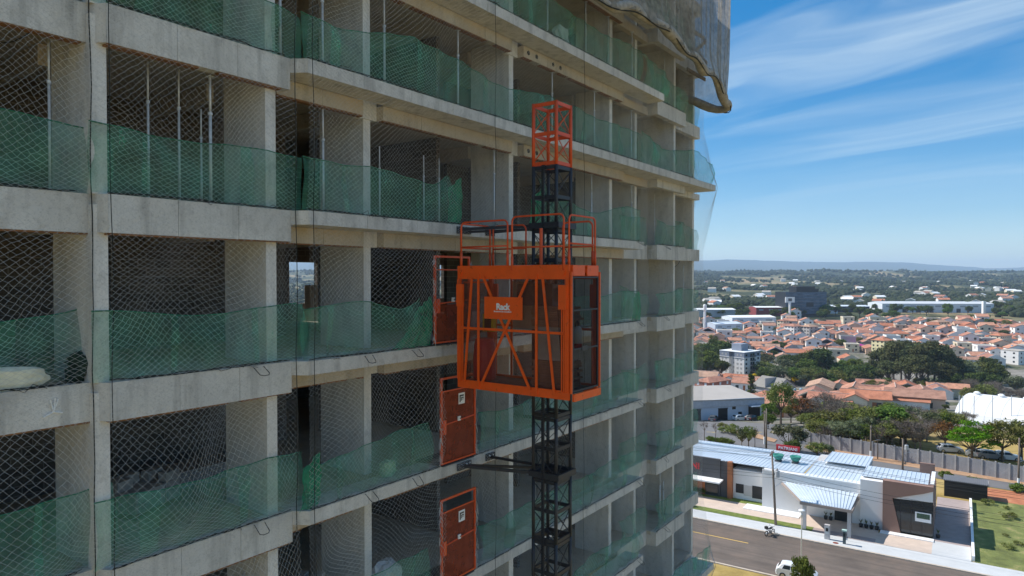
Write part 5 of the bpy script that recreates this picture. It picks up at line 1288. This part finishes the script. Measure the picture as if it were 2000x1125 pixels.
# big grey gabled chapel-like house
p = ground_px(1512, 772); keep(p, 17)
ch = thing('chapel_house', 'large grey gabled hall with split sloping roof and tall front window', 'building', p, math.radians(32))
b = MB(); gable_wall(b,-8,8,-7,7,5.0,4.2,'y'); b.obj('wall', mat('chapel_grey', (.40,.38,.37), .9, .08, .4), ch)
r = MB(); gable(r,-8,8,-7,7,5.1,4.2,.7,'y'); r.obj('roof', mat('chapel_roof', (.24,.225,.20), .9, .12, .6), ch)
MB().box(-8.9,-.2,-1.4,-1.0,5.2,9.6).obj('roof_step', mat('chapel_grey', (.4,.38,.37)), ch)
w = MB().box(-1.6,1.6,-7.1,-6.98,.5,6.0).obj('front_window', M_lgry, ch)
for x in (-.8, .8): MB().box(x-.55,x+.55,-7.14,-7.101,1,5.4).obj('pane', mat('pale_pane', (.35,.40,.46), .2), w)
# white barrel-vault sports hall
p = ground_px(1862, 826); keep(p + Vector((16,6,0)), 24)
vh = thing('sports_hall', 'white barrel-vaulted sports hall with ridge vents', 'hall', p, math.radians(-47))
M_vault = mat('vault_white', (.72,.72,.71), .7, .04, .3)
pts = [(y, 4.8*(1-((y-12)/12)**2)**.6) for y in [24*i/24 for i in range(25)]]; n = 25
vv = [(x, y, z+.8) for x in (0, 36) for y, z in pts]; ff = [(n+i, n+i+1, i+1, i) for i in range(24)] + [tuple(range(25)), tuple(n+i for i in range(24,-1,-1))]
MB().add(vv, ff).obj('vault', M_vault, vh); MB().box(0,36,.05,23.95,-4,.8).obj('base_wall', mat('pale_blue_hall', (.5,.58,.66)), vh)
for x in range(2, 36, 5): MB().lathe([(.6,0),(.65,.4),(.8,.5),(.4,.8)], 10, (x,12,5.55)).obj('ridge_vent', M_white, vh)
for x in range(3, 36, 3): MB().add([(x-.06,y,z+.83) for y,z in pts[:13]]+[(x+.06,y,z+.83) for y,z in pts[:13]], [(i,i+1,13+i+1,13+i) for i in range(12)]).obj('roof_seam', mat('seam_grey', (.55,.56,.58), .7), vh)
for i, px in enumerate((1873, 1880, 1902, 1938, 1975)):
    q = ground_px(px, 831); tag(MB().tube([(0,0,-.5),(0,0,6.8)], .08, 6).obj('fence_post', M_galv, loc=q), 'tall thin steel ball-fence post before the white vault', 'post', 'ball-fence posts')

# ------------------------------------------------------------------ scatter the houses in street rows
R2 = random.Random(21); NH = 0
def put_house(x, y, rz, types=(0,1,2,3,4,5,6), wts=(16,13,20,10,22,9,8), s=1.0):
    global NH
    for sx_, sy_, sr in SPECIAL:
        if (x-sx_)**2+(y-sy_)**2 < (sr+4)**2: return
    i = R2.choices(types, wts)[0]; wi = R2.choices((0,1,2,3), (52,24,10,14))[0]
    h = get_house(i, wi); h.location = (x, y, T(x, y)+R2.uniform(-.2,.5)); h.rotation_euler = (0,0,rz + R2.choice((0,0,0,math.pi/2,math.pi)) + R2.uniform(-.06,.06)); k = s*R2.uniform(.95,1.25); h.scale = (k, k, k*R2.uniform(1.05,1.35)); NH += 1
al = math.radians(-17); ca, sa = math.cos(al), math.sin(al)
for row in range(40):
    for colm in range(-30, 60):
        gx = colm*13.6 + (row % 2)*4 + R2.uniform(-1.2,1.2); gy = 420 + row*15.2 + (5.5 if row % 3 == 2 else 0) + R2.uniform(-1.2,1.2)
        x = gx*ca - gy*sa - 30; y = gx*sa + gy*ca
        if not (470 < y < 775): continue
        px = 1000 + FPX*x/y
        if not (1316 < px < 2025): continue
        if y < 520 and 1690 < px < 1860: continue
        if y < 500 and (px < 1480 or 1590 < px < 1710) and R2.random() < .5: continue
        if y > 700 and (px < 1530 or 1560 < px < 1700): continue
        if R2.random() < .10: continue
        put_house(x, y, al)
        if NH > 270: break
    if NH > 270: break
for px, py, k in ((1490,762,1.1),(1385,790,1.0),(1440,752,1.),(1455,762,1.1),(1490,795,1.),(1520,800,1.05),(1560,770,1.),(1535,790,1.1),(1575,782,1.1),(1603,772,1.15),(1590,797,1.1),(1622,800,1.1),(1640,768,1.05),(1640,790,1.2),(1668,780,1.25),(1690,800,1.1),(1700,764,1.05),(1712,778,1.2),(1735,768,1.1),(1748,785,1.25),(1770,775,1.1),(1785,800,1.1),(1762,800,1.1),(1800,785,1.1),(1832,778,1.),(1850,775,1.),(1530,815,1.),(1500,812,1.),(1375,752,1.2),(1415,748,1.)):
    q = ground_px(px, py); put_house(q.x, q.y, math.radians(-28), (0,1,3,4,6), (22,12,14,28,24), k)

print('HOUSES', NH)

# ------------------------------------------------------------------ trees
L_dark = mat_leaf('leaf_dark', (0.044,0.067,0.020), (0.127,0.155,0.046)); L_euc = mat_leaf('leaf_eucalyptus', (0.055,0.068,0.029), (0.146,0.156,0.068)); L_mid = mat_leaf('leaf_mid', (0.065,0.111,0.023), (0.163,0.215,0.049))
L_bright = mat_leaf('leaf_bright', (.075,.165,.010), (.15,.27,.018), .15); L_grey = mat_leaf('leaf_grey_green', (0.078,0.094,0.049), (0.182,0.202,0.111)); L_rust = mat_leaf('leaf_rust', (.15,.10,.03), (.30,.15,.04)); L_yel = mat_leaf('leaf_yellow', (.55,.38,.005), (.75,.55,.01), .1)
L_twig = mat_leaf('twig_grey', (.12,.097,.08), (.21,.175,.145)); L_olive = mat_leaf('leaf_olive', (0.094,0.118,0.034), (0.229,0.237,0.072))
def leaves(rng, clumps, per, size, flat=.0):
    n = len(clumps)*per
    c = np.repeat(np.array([q[0] for q in clumps], float), per, 0); rad = np.repeat(np.array([q[1] for q in clumps], float), per, 0)
    d = rng.normal(size=(n,3)); d /= np.linalg.norm(d, axis=1)[:,None]
    rr = rng.uniform(.35, 1.0, n)**.6
    p = c + d*rad*rr[:,None]*(1+.18*rng.normal(size=n))[:,None]
    nr = d + rng.normal(size=(n,3))*.75 + np.array([0,0,.35]); nr /= np.linalg.norm(nr, axis=1)[:,None]
    a = np.cross(nr, rng.normal(size=(n,3))); a /= np.linalg.norm(a, axis=1)[:,None]+1e-9; b = np.cross(nr, a)
    s = size*rng.uniform(.55, 1.35, n)[:,None]
    V = np.stack([p-a*s*.9, p-b*s*.45+nr*s*.12, p+a*s*.9, p+b*s*.45+nr*s*.12], 1).reshape(-1,3)
    return V, np.arange(n*4).reshape(n,4)
def limbs(rng, clumps, h0, r0, b=None, root=(0,0,0)):
    b = b or MB(); t = Vector((0,0,h0))
    b.tube([(0,0,-.6),(rng.uniform(-.1,.1),rng.uniform(-.1,.1),h0*.5),(0,0,h0)], [r0*1.15,r0*.9,r0*.75], 7)
    for (c, rd) in clumps:
        c = Vector(c); m = t.lerp(c, .5) + Vector((rng.uniform(-.3,.3),rng.uniform(-.3,.3),-.12*(c-t).length))
        b.tube([t*.92, m, c], [r0*.5, r0*.26, r0*.07], 5)
    return b
def tree_proto(kind, seed):
    rng = np.random.default_rng(seed); rn = random.Random(seed); cl = []; lab = ''
    def sph(n, R_, H, z0, rad, top=1.0):
        for i in range(n):
            a = rn.uniform(0, 6.283); e = rn.uniform(-.35, 1.0); rr = rn.uniform(.35, 1)**.6
            ce = math.sqrt(max(0, 1-e*e)); cl.append(((R_*ce*math.cos(a)*rr, R_*ce*math.sin(a)*rr, z0 + H*e*rr), (rad*rn.uniform(.7,1.3),)*2 + (rad*rn.uniform(.55,.9),)))
    bk = M_bark
    if kind == 'round': sph(26, 3.0, 2.3, 4.6, 1.15); per, sz, m, h0, r0, lf = 95, .34, L_mid, 2.4, .22, 'leafy mid-green round tree'
    elif kind == 'dark': sph(28, 3.1, 2.7, 4.8, 1.2); per, sz, m, h0, r0, lf = 100, .34, L_dark, 2.4, .24, 'dense dark green tree'
    elif kind == 'euc':
        sph(46, 4.6, 5.0, 10.5, 1.7); per, sz, m, h0, r0, lf, bk = 85, .5, L_euc, 6, .38, 'tall dark olive eucalyptus-like tree', M_barkg
    elif kind == 'bright':
        for i in range(44):
            a = rn.uniform(0, 6.283); rr = math.sqrt(rn.random()); lay = rn.choice((0,0,1,1,2)); cl.append(((3.9*rr*math.cos(a)*(1-.12*lay), 3.9*rr*math.sin(a)*(1-.12*lay), 3.0+lay*1.25+1.1*(1-rr*rr)+rn.uniform(-.2,.2)), (1.15,1.15,.36)))
        per, sz, m, h0, r0, lf = 85, .24, L_bright, 2.0, .24, 'spreading bright green tree in layered tiers'
    elif kind == 'grey': sph(24, 2.7, 1.9, 3.6, 1.0); per, sz, m, h0, r0, lf, bk = 75, .26, L_grey, 1.7, .18, 'grey-green bushy tree', M_barkg
    elif kind == 'olive': sph(30, 3.3, 2.3, 4.9, 1.1); per, sz, m, h0, r0, lf = 60, .28, L_olive, 2.6, .24, 'open olive-green tree'
    elif kind == 'rust': sph(26, 2.9, 1.7, 4.6, 1.0); per, sz, m, h0, r0, lf = 34, .24, L_rust, 2.4, .2, 'half-bare tree with rust-orange leaves'
    elif kind == 'bare': sph(34, 3.1, 2.0, 4.6, .95); per, sz, m, h0, r0, lf, bk = 30, .15, L_twig, 2.2, .2, 'leafless grey-brown tree', M_barkg
    elif kind == 'ipe': sph(16, 1.9, 1.3, 3.4, .9); per, sz, m, h0, r0, lf = 90, .3, L_yel, 1.6, .16, 'bright yellow flowering tree'
    elif kind == 'bush': sph(14, 1.3, .75, .9, .6); per, sz, m, h0, r0, lf = 70, .2, L_mid, .5, .08, 'low green bush'
    elif kind == 'drybush': sph(14, 1.4, .7, .9, .6); per, sz, m, h0, r0, lf, bk = 45, .18, L_olive, .5, .07, 'dry olive-grey bush', M_barkg
    elif kind == 'conifer':
        for i in range(46):
            f = rn.random()**.8; z = 2 + 13*f; rr = 2.6*(1-f)+.25; a = rn.uniform(0,6.283); cl.append(((rr*.65*math.cos(a), rr*.65*math.sin(a), z), (.55+rr*.25,.55+rr*.25,.4)))
        per, sz, m, h0, r0, lf = 60, .28, L_dark, 14, .25, 'tall narrow dark conifer'
    elif kind == 'crook': sph(8, 1.6, 1.0, 5.2, .7); per, sz, m, h0, r0, lf = 12, .18, L_twig, 3.8, .13, 'thin crooked nearly bare young tree'
    t = thing(kind + '_tree', lf, 'tree' if 'bush' not in kind else 'bush', (0,0,-500))
    t.name = {'bright': 'spreading_tree', 'euc': 'eucalyptus_tree', 'bare': 'leafless_tree', 'rust': 'rusty_tree', 'crook': 'young_tree', 'ipe': 'flowering_tree', 'bush': 'bush', 'drybush': 'dry_bush', 'round': 'leafy_tree', 'grey': 'grey_green_tree', 'olive': 'olive_green_tree', 'dark': 'dark_tree', 'conifer': 'conifer_tree'}[kind]
    if kind == 'bare' or kind == 'crook' or kind == 'rust':
        b = limbs(rn, cl, h0, r0)
        for (c, rd) in cl:
            for _ in range(9 if kind != 'crook' else 5):
                d = Vector((rn.gauss(0,1), rn.gauss(0,1), rn.gauss(.5,.8))).normalized(); c0 = Vector(c)
                mid = c0 + d*.55 + Vector((rn.uniform(-.2,.2),rn.uniform(-.2,.2),0)); b.tube([c0*.93+Vector((0,0,h0*.05)), mid, mid + d*.6 + Vector((rn.uniform(-.3,.3),rn.uniform(-.3,.3),.1))], [.035,.02,.008], 3, False)
        b.obj('trunk', bk, t)
    else: limbs(rn, cl if len(cl) < 30 else cl[::2], h0, r0).obj('trunk', bk, t)
    V, F = leaves(rng, cl, per, sz); mkobj('crown', np_mesh('crown', V, F), m, t)
    return t, lf
TP = {}; HGT = {'round': 7.2, 'dark': 7.8, 'euc': 16.5, 'bright': 7.0, 'grey': 5.8, 'olive': 7.6, 'rust': 6.7, 'bare': 7.2, 'ipe': 5.2, 'bush': 1.9, 'drybush': 1.9, 'conifer': 15.6, 'crook': 6.6}
RT = random.Random(3)
def tree(kind, p, h, wide=1.0, label=None, group='trees of the town and its wooded stream', var=None):
    v = (kind, var if var is not None else RT.randrange(2 if kind in ('dark','round','euc','bare','olive') else 1))
    if v not in TP: t, lf = tree_proto(kind, hash(kind) % 1000 if False else sum(map(ord, kind))*7+v[1]); TP[v] = [t, list(t.children), False, lf]
    e = TP[v]
    if e[2]: o = copy_tree(e[0], None, e[1])
    else: o = e[0]; e[2] = True
    k = h/HGT[kind]; o.location = p; o.scale = (k*wide, k*wide, k); o.rotation_euler = (0,0,RT.uniform(0,6.28))
    o['label'] = label or (e[3] + ' among the houses of the town'); o['group'] = group
    return o
def tpx(kind, px, py, hpx, wide=1.0, label=None, group='trees of the town and its wooded stream', var=None):
    p = ground_px(px, py); return tree(kind, p, hpx*p.y/FPX, wide, label, group, var)
W_ = 'trees along the precast wall'
tpx('bright', 1898, 899, 80, .92, 'spreading bright green tree in layered tiers behind the precast wall', W_); tpx('olive', 1958, 902, 84, 1.0, 'large olive-green tree right of the bright layered tree', W_)
tpx('olive', 1995, 900, 80, 1., 'grey-olive tree behind the white-footed utility pole', W_); tpx('rust', 1846, 882, 62, 1.0, 'half-bare tree with rust-orange leaves behind the precast wall', W_); tpx('bare', 1797, 880, 62, 1.25, 'wide leafless grey-brown tree behind the precast wall', W_)
tpx('bare', 1765, 872, 55, 1.2, 'leafless tree left of the wide bare crown', W_); tpx('round', 1740, 862, 70, 1.15, 'leafy green tree with dark underside behind the wall', W_); tpx('olive', 1700, 858, 66, 1.1, 'olive tree behind the wall near the slim pole', W_)
tpx('crook', 1714, 897, 66, .8, 'pruned dark-trunked tree before the precast wall', W_); tpx('round', 1665, 850, 50, 1.1, 'round leafy tree behind the left end of the wall', W_)
tpx('grey', 1541, 884, 56, 1.15, 'large grey-green bushy tree left of the precast wall', W_); tpx('dark', 1548, 894, 36, 1.2, 'dark bushy tree in front of the grey-green tree', W_); tpx('olive', 1596, 897, 34, 1.3, 'yellow-green shrubby tree beside the red name board', W_); tpx('grey', 1612, 897, 30, 1.2, 'low green shrubby tree right of the name board', W_)
tpx('grey', 1449, 874, 40, .85, 'slender grey-green tree on the dry verge', W_); tpx('olive', 1462, 876, 44, .8, 'thin multi-stem olive tree on the dry verge', W_); tpx('crook', 1474, 877, 42, .8, 'thin bare tree on the dry verge', W_)
tpx('crook', 1376, 863, 42, .9, 'crooked bare young tree nearest the tower edge', W_); tpx('crook', 1398, 866, 42, .8, 'crooked bare young tree beside clipped bushes', W_)
for px, py in ((1384,861),(1390,862),(1396,863),(1403,864),(1408,865)): tpx('bush', px, py, 9, 1.1, 'clipped low green bush on the dry verge', 'clipped bushes on the verge')
for px, py, k in ((1413,866,'bush'),(1422,868,'bush'),(1416,846,'drybush'),(1428,848,'drybush'),(1440,850,'drybush'),(1412,838,'drybush'),(1430,840,'drybush')): tpx(k, px, py, 12, 1.3, 'bush on the traffic island and verge', 'bushes of the traffic island')
for px, py, h, k, w in ((1525,832,88,'olive',.75),(1565,828,55,'rust',1.1),(1612,832,70,'bare',1.1),(1585,826,52,'bare',1.1),(1640,838,58,'bare',1.2),(1655,842,45,'olive',1.1),(1508,828,42,'round',1.0),(1545,826,36,'olive',1.1),(1690,845,48,'bare',1.2),(1720,842,46,'rust',1.1),(1770,838,40,'bare',1.3),(1820,838,42,'bare',1.2),(1840,836,38,'olive',1.2),(1870,838,32,'bare',1.2),(1890,838,36,'bare',1.2),(1632,818,34,'drybush',1.6),(1660,816,30,'grey',1.2),(1600,815,30,'olive',1.2),(1680,822,36,'bare',1.1),(1740,822,36,'olive',1.2),(1500,838,30,'round',1.2)):
    tpx(k, px, py, h, w, None, 'scrubby trees behind the wall')['label'] = {'olive':'open olive-green tree','rust':'half-bare rust-orange tree','bare':'leafless grey-brown tree','round':'leafy mid-green tree','drybush':'dry olive bush','grey':'grey-green bushy tree'}[k] + ' in the scrub between wall and houses'
tree('round', Vector((28.4, 66.3, 0)), 4.7, .5, 'small leafy street tree in front of the white car', 'street trees')
tpx('conifer', 1467, 803, 80, 1.15, 'tall narrow dark conifer beside the workshop', 'single trees'); tpx('ipe', 1552, 752, 17, 1.15, 'bright yellow flowering tree beside the grey hall', 'single trees'); tpx('ipe', 1474, 742, 13, 1.2, 'pale yellow flowering tree behind the grey hall roof', 'single trees')
tpx('round', 1622, 765, 26, 1.5, 'wide bright-green tree among the nearer tiled houses', 'single trees'); tpx('dark', 1823, 800, 35, 1.0, 'dense dark green round tree beside tiled roofs', 'single trees'); tpx('round', 1378, 772, 12, 1.2, 'small green tree before the salmon flats', 'single trees'); tpx('conifer', 1587, 764, 14, .5, 'small black cypress-like conifer by a white wall', 'single trees')
# grove of tall eucalyptus
for px, py, h in ((1722,752,78),(1745,757,98),(1768,760,104),(1790,762,102),(1812,765,106),(1834,766,98),(1855,766,82),(1735,764,66),(1775,769,80),(1800,771,84),(1845,770,66),(1760,750,90),(1825,757,96)):
    tpx('euc', px, py, h, 1.0, 'tall dark olive tree in the grove beside the stream', 'tall dark grove')
# wooded stream
RS = random.Random(77)
def fill(n, x0, x1, y0, y1, h0, h1, kinds, group='trees along the wooded stream', lab=' on the wooded stream bank'):
    for _ in range(n):
        k = RS.choice(kinds); px = RS.uniform(x0, x1); py = RS.uniform(y0, y1); o = tpx(k, px, py, RS.uniform(h0, h1), RS.uniform(1.0,1.3), None, group)
        o['label'] = TP[(k,0)][3] + lab if (k,0) in TP else TP[(k,1)][3] + lab
for k in ('dark','round','olive','bare','grey','euc','rust'):
    pass
fill(20, 1318, 1410, 712, 742, 34, 52, ['dark','round','olive','dark'])
fill(26, 1486, 1600, 722, 752, 22, 40, ['dark','dark','olive','round','grey','dark'])
tpx('dark', 1598, 737, 58, 1.0, 'tall dense dark tree on the near stream bank', 'trees along the wooded stream')
fill(34, 1590, 1715, 728, 764, 22, 42, ['dark','dark','olive','euc','round','dark'])
fill(16, 1850, 1950, 748, 772, 34, 60, ['dark','olive','bare','grey','dark'])
fill(18, 1880, 2005, 764, 790, 26, 40, ['bare','grey','olive','bare'])
fill(12, 1680, 1850, 766, 778, 22, 36, ['olive','dark','round','grey'])
fill(10, 1560, 1700, 752, 768, 20, 30, ['dark','olive','grey'])
# trees between the houses
fill(46, 1366, 2000, 632, 712, 10, 20, ['dark','round','dark','olive'], 'garden trees among the tiled houses', ' in a garden among tiled roofs')
fill(14, 1500, 1860, 768, 806, 10, 20, ['round','olive','dark'], 'garden trees among the nearer houses', ' in a garden among the nearer roofs')
fill(60, 1366, 2005, 608, 626, 12, 22, ['dark','round','dark'], 'trees round the factory halls', ' beside the factory halls and office')
fill(30, 1575, 1860, 846, 878, 38, 60, ['olive','round','bare','olive','grey','bare'], 'scrubby trees behind the wall', ' crowding behind the precast wall')
fill(14, 1560, 1860, 822, 842, 26, 44, ['olive','bare','grey','drybush'], 'scrubby trees behind the wall', ' in the scrub below the tiled roofs')
# plants by the showroom
for i, s in enumerate((-40,-39,-38,-37.1,-36.2,-35.4,-34.5,-33.7,-32.8,-32,-31.2)): tree('bush', ST(s, 98.3, .15), .9, .8, 'small hedge bush below the charcoal showroom front', 'hedge bushes at the showroom')
for s, t, h in ((-33,92.4,.8),(-32.2,92.5,.7),(-31.4,92.3,.8),(-30.6,92.4,.7)): tree('bush', ST(s, t, .14), h, .9, 'small shrub on the lawn strip by the pavement', 'shrubs on the lawn strip')
M_pot = mat('black_pot', (.02,.02,.022), .6)
for s, t in ((-10.2,96.5),(-9.6,96.5),(-9.0,96.5),(-8.4,96.5),(-1.9,97.6),(-14.4,97.1),(-13.8,97.1)):
    q = thing('potted_plant', 'black pot with a small green plant on the white ledge' if s > -12 and s < -3 else 'black pot with a small plant beside the showroom wall', 'potted plant', ST(s, t, .128), PHI, 'potted plants along the showroom')
    MB().lathe([(.18,0),(.25,.35),(.24,.45)], 12).obj('pot', M_pot, q); b = MB(); r = random.Random(int(s*10))
    for _ in range(14): a = r.uniform(0,6.28); b.add([(0,0,.45),(.10*math.cos(a+.4),.10*math.sin(a+.4),.75),(.28*math.cos(a),.28*math.sin(a),r.uniform(.8,1.2)),(.10*math.cos(a-.4),.10*math.sin(a-.4),.75)], [(0,1,2,3)])
    b.obj('foliage', L_dark, q)
for i in range(26):
    s = RS.uniform(2.5, 30); t = RS.uniform(93, 117); tree('drybush', ST(s, t, .06), RS.uniform(.35,.9), RS.uniform(1,1.8), 'weed clump in the rough grass lot', 'weeds in the grass lot')
for px, py in ((1897,945),(1905,948),(1850,935),(1990,962),(1985,958)): tpx('bush', px, py, 14, 1.3, 'scrubby bush at the edge of the back road', 'bushes by the back road')

# ------------------------------------------------------------------ woodland on the far hills: nobody could count it
def woodland():
    rng = np.random.default_rng(11); bm = bmesh.new(); bmesh.ops.create_icosphere(bm, subdivisions=1, radius=1)
    bv = np.array([q.co[:] for q in bm.verts]); bf = np.array([[x.index for x in f.verts] for f in bm.faces]); bm.free()
    Vs = []; n = 0; tries = 0
    while n < 22000 and tries < 140000:
        tries += 1
        y = 770*(5600/770)**(rng.random()**.9); a = rng.uniform(-.95, .95)
        if a < .2 and rng.random() < .6: continue
        x = a*y
        m = mnoise.fractal(Vector((x/300, y*.6/300, 9.1)), .6, 2.1, 4)
        if m < .03 - (.30 if y < 1300 else 0): continue
        px = 1000+FPX*a
        if y < 1000 and ((1700 < px < 1945 and y < 905) or (1500 < px < 1720 and y < 880) or (1360 < px < 1520 and y < 840)): continue
        r_ = rng.uniform(2.4, 5.2)*(1+.35*(y > 1800)+.6*(y > 3000))
        v = bv*np.array([r_*1.15, r_*1.15, r_*rng.uniform(.75,1.25)])*(1+.22*rng.normal(size=(12 if len(bv) == 12 else len(bv),1))) + np.array([x, y, T(x, y)+r_*.55]); Vs.append(v); n += 1
    V = np.concatenate(Vs); k = len(bv); F = (np.arange(n)[:,None,None]*k + bf[None]).reshape(-1, 3)
    mm = NT('far_wood'); p = mm.pos(); mm.base(mm.ramp(mm.noise(p, .02, 5, .7), [(.3,(.022,.031,.016)),(.55,(.04,.053,.026)),(.75,(.085,.082,.045))])); mm.set(.95, 0, .1); mm.bump(mm.noise(p, .6, 5, .7), .9, 1.2)
    tag(mkobj('woodland', np_mesh('woodland', V, F), mm.m), 'dark woodland spread over the far hills', 'woodland', kind='stuff')
woodland()
# scattered far houses below the hills
RF = random.Random(5); FH = []
for i in range(3):
    t = thing('distant_house', 'tiny pale house far off below the wooded hills', 'house', (0,0,-500), 0, 'distant pale houses'); b = MB(); gable_wall(b,-8,8,-6,6,4,2); b.obj('wall', WALLS[i % 2], t); r = MB(); gable(r,-8,8,-6,6,4,2); r.obj('roof', [M_tile, M_white, M_fib][i], t); FH.append([t, list(t.children), False])
for _ in range(75):
    e = RF.choice(FH); px = RF.uniform(1368, 2000); dep = RF.choice((RF.uniform(900,1250), RF.uniform(1000,1900), RF.uniform(1500,2800))); p = at_depth(px, dep)
    if dep < 960 and 1500 < px < 1940: continue
    o = e[0] if not e[2] else copy_tree(e[0], None, e[1]); e[2] = True; o.location = p + Vector((0,0,2.5)); o.rotation_euler = (0,0,RF.uniform(0,3.1)); o.scale = (1,1,1.3)

# ------------------------------------------------------------------ air
hz = MB().box(-31500, 31500, -700, 20200, -70, 470).obj('haze', None)
hm = bpy.data.materials.new('haze'); hm.use_nodes = True; hm.node_tree.nodes.clear()
ho = hm.node_tree.nodes.new('ShaderNodeOutputMaterial'); hv = hm.node_tree.nodes.new('ShaderNodeVolumePrincipled')
hv.inputs['Color'].default_value = (.58,.76,1.0,1); hv.inputs['Density'].default_value = 7.5e-5; hv.inputs['Anisotropy'].default_value = .1
hm.node_tree.links.new(hv.outputs[0], ho.inputs['Volume']); hz.data.materials.append(hm); tag(hz, 'pale blue haze over the far hills', 'haze', kind='stuff')
